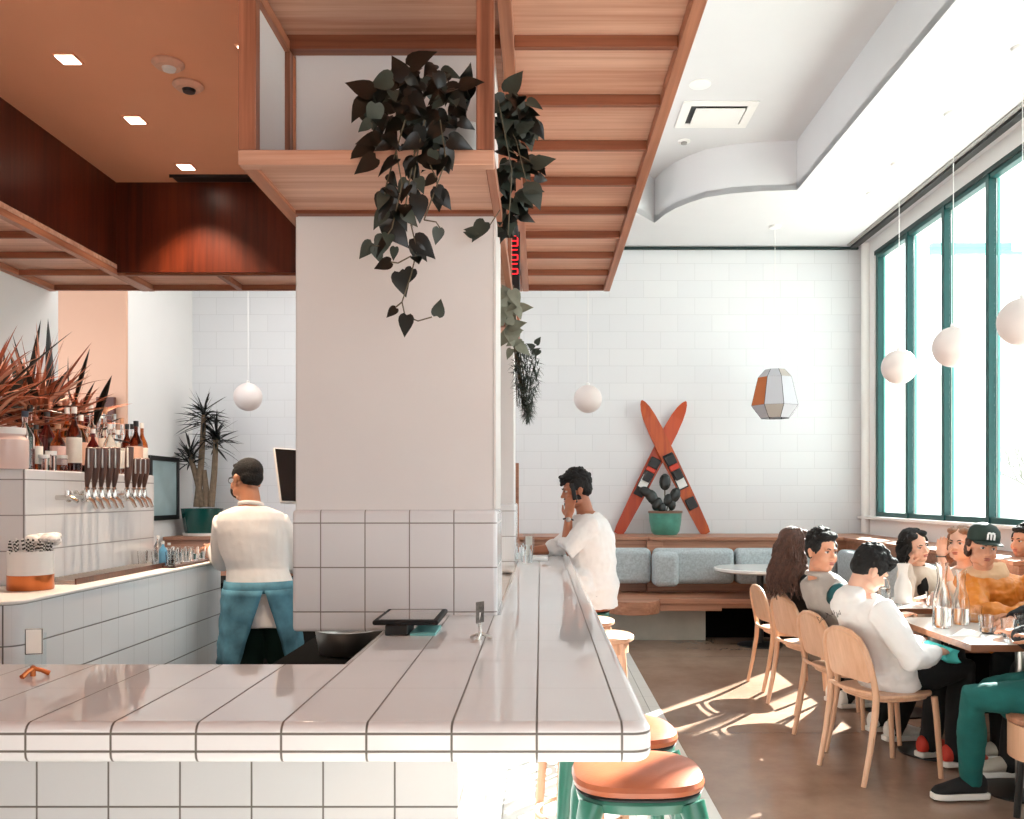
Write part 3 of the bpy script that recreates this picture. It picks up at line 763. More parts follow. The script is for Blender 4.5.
st.tube([P(498,100,2.95),P(512,170,3.0),P(508,235,3.1)], .002, 5); st.tube([P(508,150,3),P(525,158,3),P(534,164,3)], .002, 5); st.tube([P(500,210,3),P(488,228,2.98),P(475,236,2.98)], .002, 5)
st.tube([P(500,110,3),P(516,140,3),P(528,188,3.0)], .002, 5)
build('foliage', lf, 'leafdark', r, smooth=True); build('pale_foliage', lg, 'leafgrey', r, smooth=True); build('vines', st, 'stem', r)
# silver trailing plant further along
r = thing('trailing_plant','silvery fine-leaved trailing plant hanging far along the shelf edge','plant',(-.14,4.7,sz0+.045))
build('pot', MB().lathe([(0,0),(.07,0),(.085,.12),(.075,.12),(0,.10)], (-.27,4.7,sz0+.046)), 'potgrey', r, smooth=True)
lp = MB(); lg = MB(); st = MB()
for k in range(34):
    t = rn.random(); x = 507+10*t+rn.uniform(-8,8); y = 292+55*t+rn.uniform(-10,10)
    a = rn.uniform(0,6.28); leaf_heart(lp, P(x,y,4.1+.3*t), (math.cos(a),-.2,math.sin(a)-.5), (rn.uniform(-.4,.4),-1,.3), rn.uniform(.05,.10), .1,.2)
for k in range(12):
    a = rn.uniform(-3,5); st.tube([P(512+a*.3,285,4.5),P(514+a*.6,330,4.5),P(518+a,365,4.5),P(521+a*1.6,395+rn.uniform(-15,15),4.5)], .003, 5)
for k in range(900):
    t = rn.random()**.8; y = 345+72*t; hw = 11*math.sin(math.pi*min(1,.25+.8*t))+1.0
    x = 525+3*t+rn.uniform(-hw,hw); a = rn.uniform(0,6.28)
    blade(lg, P(x,y,4.5+rn.uniform(-.06,.06)), (math.cos(a),-.3,math.sin(a)-.6), rn.uniform(.03,.055), .008, .2, seg=2)
for (x,y) in ((534,348),(536,344),(539,350),(533,353)):
    leaf_heart(lg, P(x,y,4.5), (rn.uniform(-1,1),-.2,rn.uniform(-1,.5)), (0,-1,.2), .045, .1,.1)
build('foliage', lp, 'leafpale', r, smooth=True); build('fine_foliage', lg, 'leafgrey', r); build('vines', st, 'stem', r)
# LED sign
r = thing('led_sign','narrow black sign with red digits hung beside the columns','sign',(-.135,4.6,2.7))
build('housing', MB().box(PX(508,4.6),PX(520,4.6),4.6,4.64,PZ(290,4.6),PZ(231,4.6)), 'black', r, bev=.006)
sg = MB()
def seg7(mb, cx_, cz, w_, h_, digit, y):
    S = {'8':'abcdefg','0':'abcdef','6':'acdefg','5':'acdfg','9':'abcdfg'}[digit]
    q = dict(a=((-1,1),(1,1)),b=((1,1),(1,0)),c=((1,0),(1,-1)),d=((-1,-1),(1,-1)),e=((-1,-1),(-1,0)),f=((-1,1),(-1,0)),g=((-1,0),(1,0)))
    for c in S:
        (x0,z0),(x1,z1) = q[c]
        mb.tube([(cx_+x0*w_,y,cz+z0*h_),(cx_+x1*w_,y,cz+z1*h_)], .0035, 5)
for k,dg in enumerate('865'): seg7(sg, PX(514.5,4.6), PZ(241+k*14,4.6), .016, .026, dg, 4.597)
build('digits', sg, 'led', r)

# ------------------------------------------------------------------ counter things
r = thing('tablet','black tablet on a small stand at the inner edge of the counter','tablet',(-.39,2.68,CT))
X0,X1 = -.497,-.300
tc_ = V((-.402,2.74,1.111)); 
tm = MB().obox(tc_, (.098,0,0), (0,.135,.0), (0,-.0,.0075)); build('case', tm, 'blackmat', r, bev=.006)
build('screen', MB().obox(tc_+V((0,-.002,.0075)), (.082,0,0), (0,.112,.0), (0,0,.0006)), flat('tablet_glass', rgb(150,146,142), .05), r)
build('stand', MB().box(PX(386,2.62),PX(409,2.62),2.6,2.72,CT,1.106), 'black', r, bev=.004)
tag(build('menu_stack', MB().box(PX(411,2.62),PX(436,2.62),2.60,2.76,CT,CT+.008), flat('teal_paper', rgb(120,190,190), .5), bev=.001, seg=1), 'pale teal folded menu lying under the tablet', 'menu')
def clipstand(px, py, d, lb, copper=False, h=.060, wd=.021):
    X = PX(px,d); 
    r = thing('card_stand', lb, 'card stand', (X,d,CT), 0)
    mt = 'copper' if copper else 'chrome'
    m = MB().lathe([(0,0),(.006,0),(.006,.022),(0,.026)], (X,d,CT), 12)
    for a in (20,140,260): 
        c,s = math.cos(math.radians(a)), math.sin(math.radians(a)); m.tube([(X,d,CT+.018),(X+c*.018,d+s*.018,CT+.012),(X+c*.034,d+s*.034,CT+.004)], [.005,.005,.006], 8)
    build('base', m, mt, r, smooth=True)
    if copper:
        build('acrylic_card', MB().obox((X+.006,d,CT+.02+h*.66), (wd,.006,0), (0,.001,0), (0,0,h*.66)), 'acrylic', r)
        build('card', MB().obox((X+.004,d-.002,CT+.040+h*.66), (wd*.82,.005,0), (0,.0006,0), (0,0,h*.50)), 'label', r)
        b = MB(); cc = V((X+.004,d-.004,CT+.040+h*.66)); ux=V((wd*.78,.005,0)); uz=V((0,0,h*.47))
        b.tube([cc-ux-uz,cc+ux-uz,cc+ux+uz,cc-ux+uz,cc-ux-uz], .0011, 4); build('border_line', b, 'black', r)
    else:
        build('clip', MB().tube([(X,d,CT+.02),(X-.002,d,CT+.05)], .005, 8).tube([(X-.006,d,CT+.045),(X-.001,d,CT+.08)], .004, 8), 'chrome', r)
        build('card', MB().obox((X,d,CT+.08), (.011,.012,0), (0,.0012,0), (0,0,.030)), flat('foil_card', rgb(110,106,102), .3, metal=.5, var=.7, scale=70), r)
clipstand(33,676,F*.416/(676-CY),'copper based acrylic card stand at the left end of the counter',True)
clipstand(480,640,F*.416/(640-CY),'small chrome clip stand in the middle of the counter by the tablet')
# far glasses / stand near phone man
def lathe_thing(nm, lb, cat, prof, c, mt, group=None, inner=None, imat=None, inm='water', n=24):
    r = thing(nm, lb, cat, c, 0, group)
    build({'tumbler':'glass','carafe':'glass','goblet':'glass'}.get(nm,'body'), MB().lathe(prof, c, n), mt, r, smooth=True)
    if inner: build(inm, MB().lathe(inner, c, n), imat, r, smooth=True)
    return r
def tumbler(c, lb, h=.10, R_=.036, water=.0, group='water tumblers'):
    t = .0022
    prof = [(0,0),(R_*.72,0),(R_*.78,.004),(R_,h),(R_-t,h),(R_*.74-t,.008),(0,.008)]
    inner = [(0,.0085),(R_*.74-t*1.3,.0085),(R_*.74+(R_*.26)*water/h-t*1.4,water),(0,water)] if water > .01 else None
    return lathe_thing('tumbler', lb, 'glass', prof, c, 'clear', group, inner, 'water')
for (px,py,wd,lb) in ((519,560,.036,'stemless glass beside the far column on the counter'),(527,563,.04,'water glass nearest the phone man on the counter')):
    d = F*.416/(py-CY); tumbler((PX(px,d),d,CT), lb, .11, wd, .05, 'glasses on the far counter')
d=5.9; X=PX(530,d)
r = thing('card_stand','clear acrylic card block at the far end of the counter','card stand',(X,d,CT))
build('block', MB().box(X-.045,X+.03,d,d+.02,CT,CT+.16), 'acrylic', r, bev=.003); build('insert', MB().box(X-.03,X+.015,d+.008,d+.012,CT+.06,CT+.14), 'label', r)
tag(build('notebook', MB().box(PX(529,5.62),PX(548,5.62),5.55,5.78,CT,CT+.022), 'white', bev=.004), 'white notebook lying in front of the phone man', 'notebook')

# straw holder
def xd(px, X): return F*X/(px-CX)
SX, SY = PX(25,3.62), 3.66
SZ = 1.098
r = thing('cup_holder','white and copper cylinder holding cocktail stirrers on the left bar','holder',(SX,SY,SZ))
build('copper_band', MB().lathe([(0,0),(.085,0),(.087,.004),(.087,.062),(0,.062)], (SX,SY,SZ), 36), 'copper', r, smooth=True)
build('sleeve', MB().lathe([(.086,.062),(.086,.16),(.082,.16),(.082,.063)], (SX,SY,SZ), 36), 'white', r, smooth=True)
rn = R(5); m1=MB(); m2=MB()
for k in range(46):
    a=rn.uniform(0,6.28); q=rn.uniform(0,.07); b=V((SX+q*math.cos(a),SY+q*math.sin(a),SZ+.08)); t=b+V((rn.uniform(-.02,.02)+.25*(b.x-SX),.2*(b.y-SY),rn.uniform(.105,.135)))
    m1.tube([b,t],.003,5)
    for u in (.66,.78,.9): m2.tube([b.lerp(t,u),b.lerp(t,u+.06)],.0036,5)
build('stirrers', m1, 'white', r); build('stirrer_stripes', m2, 'black', r)
# second stack behind: white crumpled napkins
nm_=MB()
for k in range(14): nm_.ell((SX+.03+rn.uniform(-.05,.06),SY+.06+rn.uniform(-.03,.03),SZ+.205+rn.uniform(-.01,.02)),(.028,.028,.018),nu=8,nv=6)
build('napkins', nm_, 'white', r, smooth=True)
# drip tray
r = thing('drip_tray','long stainless drip tray set on the left bar under the taps','drip tray',(-2.05,4.3,SZ))
build('tray', MB().box(-2.21,-2.04,3.85,4.92,SZ,SZ+.018), 'steel', r, bev=.003)
gr_=MB()
for k in range(26): gr_.box(-2.19,-2.06,3.88+.04*k,3.895+.04*k,SZ+.018,SZ+.021)
build('grate', gr_, 'potgrey', r)
build('front_lip', MB().box(-2.04,-2.032,3.85,4.92,SZ,SZ+.026), 'darkwood', r)
# small things at the bar end
def bottle(nm, lb, c, h, rr, mt, cap='black', lab=None, group='bottles on the tap wall', shoulder=.62, neck=.28, labm=.0, liquid=None):
    r = thing(nm, lb, 'bottle', c, 0, group)
    nk = rr*neck
    prof = [(0,.003),(rr*.8,0),(rr,.008),(rr,h*shoulder),(rr*.92,h*(shoulder+.06)),(nk*1.3,h*(shoulder+.2)),(nk,h*(shoulder+.25)),(nk,h*.93),(0,h*.93)]
    build('glass', MB().lathe(prof, c, 22), mt, r, smooth=True)
    if liquid:
        lh = liquid[1]; build('liquid', MB().lathe([(0,.006),(rr*.9,.006),(rr*.9,h*lh),(0,h*lh)], c, 20), liquid[0], r, smooth=True)
    build('cap', MB().lathe([(0,h*.90),(nk*1.35,h*.90),(nk*1.35,h),(0,h)], c, 16), cap, r, smooth=True)
    if lab: build('label', MB().lathe([(rr*1.01,h*.14),(rr*1.03,h*.15),(rr*1.03,h*.52),(rr*1.01,h*.53)], c, 22), lab, r, smooth=True)
    return r
rn=R(11)
M['bluegel']=flat('blue_plastic', rgb(96,160,196), .3)
for (px,X,h,lb,mt) in ((158,-2.08,.17,'clear caddy bottle at the end of the drip tray','clear'),(163,-2.05,.14,'blue squeeze bottle beside the glass rack','bluegel'),(169,-2.04,.13,'small clear bottle with dark straw beside the blue one','acrylic')):
    d = xd(px,X); bottle('bottle', lb, (X,d,SZ), h, .022, mt, 'white', None, 'small bottles on the left bar')
d = xd(171,-1.99); tumbler((-1.99,d,SZ), 'short glass of dark drink at the bar edge', .07, .025, .045, 'short glasses')
bpy.data.objects[-1] if False else None
d0_ = 4.72
r = thing('glass_rack_mat','dark rubber bar mat under the drying glasses','bar mat',(-2.05,5.0,SZ))
build('mat', MB().box(-2.2,-1.96,4.72,5.30,SZ,SZ+.012), 'darkwood', r, bev=.003)
rn=R(4); cnt=0
places=['front left','front middle','front right','second row left','second row middle','second row right','third row left','third row middle','third row right','fourth row left','fourth row middle','fourth row right','back row left','back row middle','back row right']
for j in range(5):
    for i in range(3):
        X = -2.16+.075*i; Y = 4.77+.11*j
        tumbler((X,Y,SZ+.012), 'small glass drying on the dark bar mat, %s of the cluster' % places[cnt], .075, .026, 0, 'small glasses drying on the mat'); cnt+=1
# jar + bottles on the tap wall
TZ = 1.602
def at(px, X): return (X, xd(px, X), TZ)
r = thing('storage_jar','large white lidded jar at the left end of the bottle row','jar',at(8,-2.30))
c=at(8,-2.30)
build('jar', MB().lathe([(0,0),(.075,0),(.08,.01),(.08,.125),(.06,.145),(.06,.15),(0,.15)], c), flat('frosted_jar', rgb(226,200,192), .2), r, smooth=True)
build('lid', MB().lathe([(0,.15),(.066,.15),(.068,.16),(.068,.178),(0,.18)], c), 'white', r, smooth=True)
M['pinklab']=flat('pink_label', rgb(222,186,178), .5, var=.15, scale=40)
M['bluecap']=flat('dark_blue_cap', rgb(30,40,60), .4)
M['coppercap']=flat('copper_foil_cap', rgb(214,150,120), .3, metal=.6)
Bt = [ # px, X, top y, radius, glass, cap, label, liquid, words
 (25,-2.30,411,.042,'clear','bluecap',None,('darkamber',.36),'clear bottle with dark spirit at the bottom beside the white jar'),
 (36,-2.29,425,.030,'amber','black','label',None,'slim amber bottle with tall white label'),
 (47,-2.38,412,.040,'redwine','black',None,None,'dark red bottle with black cap behind the amber one'),
 (50,-2.52,402,.040,'amber','coppercap','peachlabel',None,'tall bottle with a copper foil cap in the back row'),
 (58,-2.29,424,.036,'amber','cork','pinklab',None,'pink labelled amber bottle in the front row'),
 (67,-2.42,407,.036,'amber','white','peachlabel',None,'amber bottle with white cap behind the labelled front row'),
 (74,-2.29,407,.038,'darkamber','white','label',None,'dark bottle with white cap and big white label'),
 (81,-2.40,415,.036,'amber','white','peachlabel',None,'rosy bottle with peach label half behind the first tap handle'),
 (87,-2.52,410,.040,'redwine','coppercap','pinklab',None,'red bottle standing behind the first tap handles'),
 (93,-2.30,429,.034,'redwine','white','label',None,'short red bottle with round white top above the taps'),
 (99,-2.42,418,.032,'clear','steel',None,('amber',.3),'clear bottle with silver stopper behind the taps'),
 (105,-2.36,407,.034,'clear','cork','label',None,'tall clear bottle with cork stopper'),
 (110,-2.30,424,.036,'clear','white','peachlabel',None,'clear bottle with pale peach label right of the tall cork bottle'),
 (114,-2.46,414,.036,'clear','steel','label',None,'clear bottle in the back row by the dark menu board'),
 (118,-2.30,430,.034,'acrylic','white','label',None,'clear bottle with green and white label between the tap groups'),
 (127,-2.40,424,.036,'darkamber','black','label',None,'black topped bottle left of the last tap group'),
 (136,-2.30,421,.040,'darkamber','black','peachlabel',None,'round dark bottle behind the last taps'),
 (142,-2.36,423,.036,'amber','white','label',None,'amber bottle with white cap at the right end of the row'),
 (30,-2.50,405,.036,'clear','black','peachlabel',('amber',.3),'clear bottle with peach label behind the slim amber one'),
 (60,-2.56,404,.034,'amber','cork','label',None,'cork topped amber bottle deep in the back row'),
 (91,-2.40,405,.034,'clear','white','peachlabel',('amber',.4),'clear bottle with honey spirit left of the silver stopper'),
 (101,-2.56,412,.034,'amber','white','pinklab',None,'amber bottle with pink label in the back behind the taps'),
 (122,-2.50,418,.034,'clear','cork','label',None,'cork topped clear bottle between the tap groups at the back'),
 (132,-2.52,424,.034,'clear','black','label',('amber',.3),'clear black capped bottle at the back of the last group'),
]
for px,X,ty_,rr,g_,cp,lb_,lq,words in Bt:
    c = at(px,X); h = PZ(ty_,c[1])-TZ
    bottle('bottle', words, c, h, rr*.92, g_, cp, lb_, shoulder=.55, liquid=lq)
for px,X,h,wd in ((44,-2.25,.07,'small jar with white lid in front of the dark red bottle'),(51,-2.25,.09,'small clear shaker in front of the copper capped bottle'),(62,-2.25,.075,'short jar with pale lid at the block edge')):
    c = at(px,X); r = thing('small_jar', words if False else wd, 'jar', c, 0, 'small jars on the tap wall')
    build('body', MB().lathe([(0,0),(.022,0),(.024,.006),(.024,h*.75),(.018,h*.8),(0,h*.8)], c, 18), 'clear', r, smooth=True)
    build('lid', MB().lathe([(0,h*.8),(.024,h*.8),(.024,h),(0,h)], c, 18), 'white', r, smooth=True)
# taps
TPX = [(87,'first beer tap handle from the left of the left group'),(94,'second beer tap from the left of the left group'),(101,'middle beer tap of the left group'),(108,'fourth beer tap of the left group'),(114,'beer tap at the right end of the left group'),
       (127,'wide beer tap with square badge starting the right group'),(134,'second beer tap of the right group'),(139,'third beer tap of the right group'),(144,'last beer tap at the far right end')]
FX = -2.22
for k,(px,lb) in enumerate(TPX):
    X = -2.13; Y = xd(px,X)
    r = thing('beer_tap', lb, 'beer tap', (FX,Y,1.49), 0, 'beer taps on the tiled block')
    z = PZ(491,Y)
    build('shank', MB().tube([(FX-.002,Y,z-.025),(X,Y,z-.025)], .013, 12).lathe([(0,0),(.026,0),(.026,.008),(0,.008)], (0,0,0)).xf(Matrix.Identity(4)) if False else MB().tube([(FX-.002,Y,z-.025),(X-.0,Y,z-.025)], .013, 12).tube([(FX,Y,z-.025),(FX+.008,Y,z-.025)], .028, 16), 'chrome', r, smooth=True)
    build('faucet', MB().tube([(X,Y,z+.005),(X,Y,z-.035)], [.013,.017], 12, dome=True).tube([(X,Y,z-.03),(X+.03,Y,z-.05),(X+.045,Y,z-.085)], [.012,.011,.009], 10), 'chrome', r, smooth=True)
    build('collar', MB().lathe([(0,0),(.010,0),(.013,.012),(.008,.02),(0,.02)], (X,Y,z), 12), 'chrome', r, smooth=True)
    hw = .026 if k==5 else .017
    top = PZ(447 if k<5 else (446 if k==5 else 458),Y)
    secs=[((X,Y,z+.018),(.008,0,0),(0,.008,0)),((X+.004,Y,z+.06),(.015,0,0),(0,hw*.8,0)),((X+.010,Y,z+(top-z)*.6),(.019,0,0),(0,hw,0)),((X+.014,Y,top-.006),(.018,0,0),(0,hw*1.02,0)),((X+.014,Y,top),(.008,0,0),(0,hw*.7,0))]
    build('handle', MB().loft(secs,14), 'darkwood', r, smooth=True)
    c0=V((X+.018+.014-.003,Y,z+(top-z)*.74))
    build('badge', MB().obox(c0+V((-.014,-.006,0)), (.004,0,0), (0,hw*.95,0), (0,0,(top-z)*.22)), 'steel' if k!=5 else 'label', r, bev=.004)
r = thing('water_tap','chrome rinse tap at the left of the beer taps','tap',(FX,4.03,1.47))
build('spout', MB().tube([(FX-.002,4.03,1.478),(FX+.07,4.03,1.478),(FX+.10,4.03,1.46)], [.012,.012,.01], 10).tube([(FX+.05,4.03,1.478),(FX+.05,4.03,1.51)], .009, 8), 'chrome', r, smooth=True)

# spiky orange plants behind the bottles
def spiky(lb, X, Y, zb, n, L, seed, n_dark):
    rn=R(seed); r = thing('spiky_plant', lb, 'plant', (X,Y,TZ), 0, 'orange spiky plants behind the bottles')
    build('pot', MB().lathe([(0,0),(.09,0),(.12,.16),(.125,.18),(.112,.18),(.10,.15),(0,.15)], (X,Y,TZ)), 'potdark', r, smooth=True)
    a=MB(); b=MB(); c=MB()
    for k in range(n):
        th=rn.uniform(0,6.28); el=rn.uniform(.1,1.35); d=(math.cos(th)*math.cos(el),math.sin(th)*math.cos(el),math.sin(el))
        q=(X+rn.uniform(-.05,.05),Y+rn.uniform(-.05,.05),zb+rn.uniform(-.05,.12))
        blade(a if rn.random()<.62 else (b if rn.random()<.7 else c), q, d, L*rn.uniform(.5,1.0), rn.uniform(.010,.026), rn.uniform(.0,.35), rn.uniform(-.8,.8), 7)
    for k in range(n_dark):
        th=rn.uniform(0,6.28); el=rn.uniform(.5,1.4); d=(math.cos(th)*math.cos(el),math.sin(th)*math.cos(el),math.sin(el))
        blade(c, (X+rn.uniform(-.05,.05),Y+rn.uniform(-.05,.05),zb), d, L*rn.uniform(.6,1.0), rn.uniform(.04,.06), .05, rn.uniform(-.5,.5), 7)
    build('orange_leaves', a, 'leaforange', r); build('coral_leaves', b, 'leafpink', r); build('dark_leaves', c, 'leafdark', r)
    build('stem', MB().tube([(X,Y,TZ+.14),(X,Y,zb+.05)], .014, 8), 'trunk', r)
    return r
spiky('orange spiky-leaved plant at the left edge behind the white jar', -2.68, 4.18, 1.82, 170, .58, 1, 8)
spiky('orange spiky-leaved plant behind the middle of the bottle row', -2.62, 4.55, 1.82, 170, .52, 2, 7)
spiky('orange spiky-leaved plant nearest the terracotta pilaster', -2.62, 4.90, 1.80, 90, .42, 8, 4)
r = thing('snake_plant','tall dark sword-leaved plant rising above the orange leaves','plant',(-2.75,4.7,TZ))
c=MB()
for (x0,y0,x1,y1,w_) in ((24,430,41,319,.055),(54,420,48,318,.06),(95,425,112,375,.055),(76,400,90,348,.035),(70,400,68,356,.03),(10,430,4,350,.05),(34,425,33,378,.05)):
    a=P(x0,y0,4.7); b=P(x1,y1,4.66); blade(c, a, b-a, (b-a).length, w_, .0, 1.57, 8)
build('leaves', c, 'leafdark', r); build('pot', MB().lathe([(0,0),(.08,0),(.1,.14),(.09,.14),(0,.12)], (-2.80,4.86,TZ)), 'potdark', r, smooth=True)
tag(build('menu_board', MB().box(PX(96,8.6),PX(114,8.6),8.60,8.64,PZ(470,8.6),PZ(397,8.6)), flat('dark_brown_board', rgb(86,44,36), .5), bev=.004), 'dark brown board hung on the peach pilaster behind the bottles', 'board')
# picture
r = thing('framed_picture','black framed seascape print on the left alcove wall','picture',(-4.07,9.5,1.5))
build('frame', MB().box(-4.08,-4.05,9.12,9.18,PZ(521,9.12),PZ(455,9.12)).box(-4.08,-4.05,9.80,9.86,PZ(521,9.12),PZ(455,9.12)).box(-4.08,-4.05,9.18,9.80,PZ(455,9.12)-.05,PZ(455,9.12)).box(-4.08,-4.05,9.18,9.80,PZ(521,9.12),PZ(521,9.12)+.05), 'black', r)
build('print', MB().box(-4.075,-4.06,9.17,9.81,PZ(521,9.12)+.04,PZ(455,9.12)-.04), 'art', r)
# yucca
yx, yy = PX(204,9.9), 9.85
r = thing('yucca_plant','tall spiky yucca with three heads in a dark teal pot on the ledge','plant',(yx,yy,1.04))
build('pot', MB().lathe([(0,0),(.17,0),(.19,.05),(.22,.27),(.225,.30),(.205,.30),(.2,.26),(0,.26)], (yx,yy,1.04), 36), 'potdark', r, smooth=True)
build('saucer', MB().lathe([(0,0),(.2,0),(.21,.03),(.19,.03),(0,.01)], (yx,yy,1.038), 36), 'white', r, smooth=True)
build('soil', MB().lathe([(0,.262),(.2,.262),(0,.27)], (yx,yy,1.04)), 'soil', r)
t_=MB(); l_=MB(); rn=R(9)
for (bx,hx,hy,n) in ((197,204,415,75),(203,190,455,60),(211,216,438,80),(206,204,470,0)):
    b=P(bx,507,9.85); h=P(hx,hy,9.85); t_.tube([b,b.lerp(h,.5)+V((.01,0,0)),h],[.04,.034,.028],10)
    for k in range(n):
        th=rn.uniform(0,6.28); el=rn.uniform(-.5,1.35); d=(math.cos(th)*math.cos(el),math.sin(th)*math.cos(el),math.sin(el))
        blade(l_, h+V((0,0,rn.uniform(-.12,.06))), d, rn.uniform(.2,.34), .024, rn.uniform(.0,.3), rn.uniform(-.6,.6), 5)
build('trunks', t_, 'trunk', r, smooth=True); build('leaves', l_, 'leafdark', r)
# turquoise pot plant
qx, qy = PX(665,10.0), 9.98
r = thing('potted_plant','round-leaved plant in a turquoise pot between the crossed skis','plant',(qx,qy,1.04))
build('pot', MB().lathe([(0,0),(.13,0),(.16,.04),(.18,.16),(.185,.235),(.19,.26),(.17,.26),(.165,.22),(0,.22)], (qx,qy,1.04), 36), 'pottq', r, smooth=True)
build('rim', MB().lathe([(.17,.245),(.194,.245),(.194,.27),(.17,.27),(.17,.245)], (qx,qy,1.04), 36), flat('brown_glaze_rim', rgb(120,84,66), .4), r, smooth=True)
s_=MB(); l_=MB()
for (x,y,s,rot) in ((652,497,.115,-.5),(657,504,.10,.4),(665,482,.12,.0),(668,500,.09,.2),(675,495,.11,.3),(672,505,.08,.1),(646,492,.10,-1),(662,508,.08,0)):
    c=P(x,y,9.95); s_.tube([(qx+(x-665)*.003,qy,1.28),c+V((0,.02,-.06))],.008,6)
    l_.ell(c,(s*.55,.018,s*.8),Matrix.Rotation(rot,3,'Y'),12,8)
build('stems', s_, 'stem', r); build('leaves', l_, 'leafdark', r, smooth=True)

# POS screen
r = thing('pos_screen','tilted black touch screen with white back beside the barman','screen',(-1.36,4.75,.82))
a0=P(273,448,4.7); a1=P(280,503,4.62); sx_=V((.20,.12,-.01)); up_=(a0-a1); cc=(a0+a1)/2+sx_*.62
nrm=sx_.cross(up_).normalized()
build('housing', MB().obox(cc, sx_*.62, up_*.5, nrm*.010), 'white', r, bev=.004)
build('display', MB().obox(cc-nrm*.012*(1 if nrm.y>0 else -1), sx_*.59, up_*.47, nrm*.003), 'screen', r)
build('neck', MB().tube([cc+V((.02,.02,0)),cc+V((.06,.06,-.3)),(cc.x+.10,4.75,.83)], .012, 10), 'black', r, smooth=True)
build('foot', MB().box(cc.x+.02,cc.x+.20,4.66,4.86,.82,.832), 'black', r, bev=.004)

# ------------------------------------------------------------------ stools
def green_stool(loc, rz, label, grp='green stools with tan cushions'):
    r = thing('green_stool', label, 'stool', (0,0,0), 0, grp)
    def sq(rx, ry, e=2.9, n=36):
        return [(rx*math.copysign(abs(math.cos(t))**(2/e),math.cos(t)), ry*math.copysign(abs(math.sin(t))**(2/e),math.sin(t))) for t in [2*math.pi*i/n for i in range(n)]]
    def stack(mb, rows):
        vs=[]; fs=[]; n=36
        for rx,ry,z in rows: vs += [(x,y,z) for x,y in sq(rx,ry)]
        for k in range(len(rows)-1):
            for i in range(n): fs.append((k*n+i,k*n+(i+1)%n,(k+1)*n+(i+1)%n,(k+1)*n+i))
        fs.append(tuple(range(n))[::-1]); fs.append(tuple((len(rows)-1)*n+i for i in range(n))); return mb.add(vs,fs)
    build('cushion', stack(MB(), [(.158,.150,.716),(.172,.163,.722),(.175,.166,.735),(.170,.161,.747),(.150,.141,.756),(.10,.094,.762),(.03,.03,.764)]), 'leather', r, smooth=True)
    build('piping', stack(MB(), [(.160,.151,.708),(.168,.159,.710),(.170,.161,.715),(.166,.157,.719)]), 'blackmat', r, smooth=True)
    build('seat_shell', stack(MB(), [(.150,.141,.672),(.160,.151,.676),(.166,.157,.700),(.162,.153,.708)]), 'green', r, smooth=True)
    for sx in (-1,1):
        for sy in (-1,1):
            p=[(sx*.126,sy*.117,.695),(sx*.143,sy*.134,.64),(sx*.157,sy*.148,.45),(sx*.175,sy*.166,.2),(sx*.19,sy*.18,0.004)]
            build('leg', MB().tube(p,[.036,.030,.024,.020,.016],12), 'green', r, smooth=True)
    z=.30; q=[(-.168,-.158),(.168,-.158),(.168,.158),(-.168,.158)]
    m=MB()
    for i in range(4): m.tube([q[i]+(z,),q[(i+1)%4]+(z,)],.010,8)
    build('footrest', m, 'green', r, smooth=True)
    r.location=loc; r.rotation_euler=(0,0,rz); return r
gs = green_stool((.258,2.37,.006), 0, 'green stool with tan leather seat nearest the camera under the counter corner')
copytree(gs, (.25,2.79,.006), .12, 'green stool with tan leather seat partly hidden behind the counter corner')
copytree(gs, (.29,5.90,.006), .0, 'green stool the phone man in white shirt is sitting on')
def wood_stool(loc, rz, label):
    r = thing('wooden_stool', label, 'stool', (0,0,0), 0, 'round wooden stools')
    build('seat', MB().lathe([(0,.725),(.165,.725),(.172,.732),(.172,.748),(.165,.755),(0,.755)], n=40), 'stoolwood', r, smooth=True)
    build('seat_ring', MB().lathe([(.125,.665),(.145,.665),(.145,.725),(.125,.725),(.125,.665)], n=32), 'stoolwood', r, smooth=True)
    for k in range(4):
        a=math.radians(45+90*k); c,s=math.cos(a),math.sin(a)
        build('leg', MB().tube([(.135*c,.135*s,.72),(.150*c,.150*s,.62),(.20*c,.20*s,.002)],[.020,.019,.015],10), 'stoolwood', r, smooth=True)
    build('footring', MB().tube([(.168*math.cos(t),.168*math.sin(t),.30) for t in [2*math.pi*i/28 for i in range(29)]],.011,8), 'stoolwood', r, smooth=True)
    r.location=loc; r.rotation_euler=(0,0,rz); return r
ws = wood_stool((.15,3.3,.006), .3, 'round wooden stool tucked under the counter behind the green stools')
copytree(ws, (.315,4.62,.006), .0, 'round wooden stool with its seat in view halfway along the counter')
copytree(ws, (.26,5.18,.006), .5, 'round wooden stool just in front of the seated phone man')

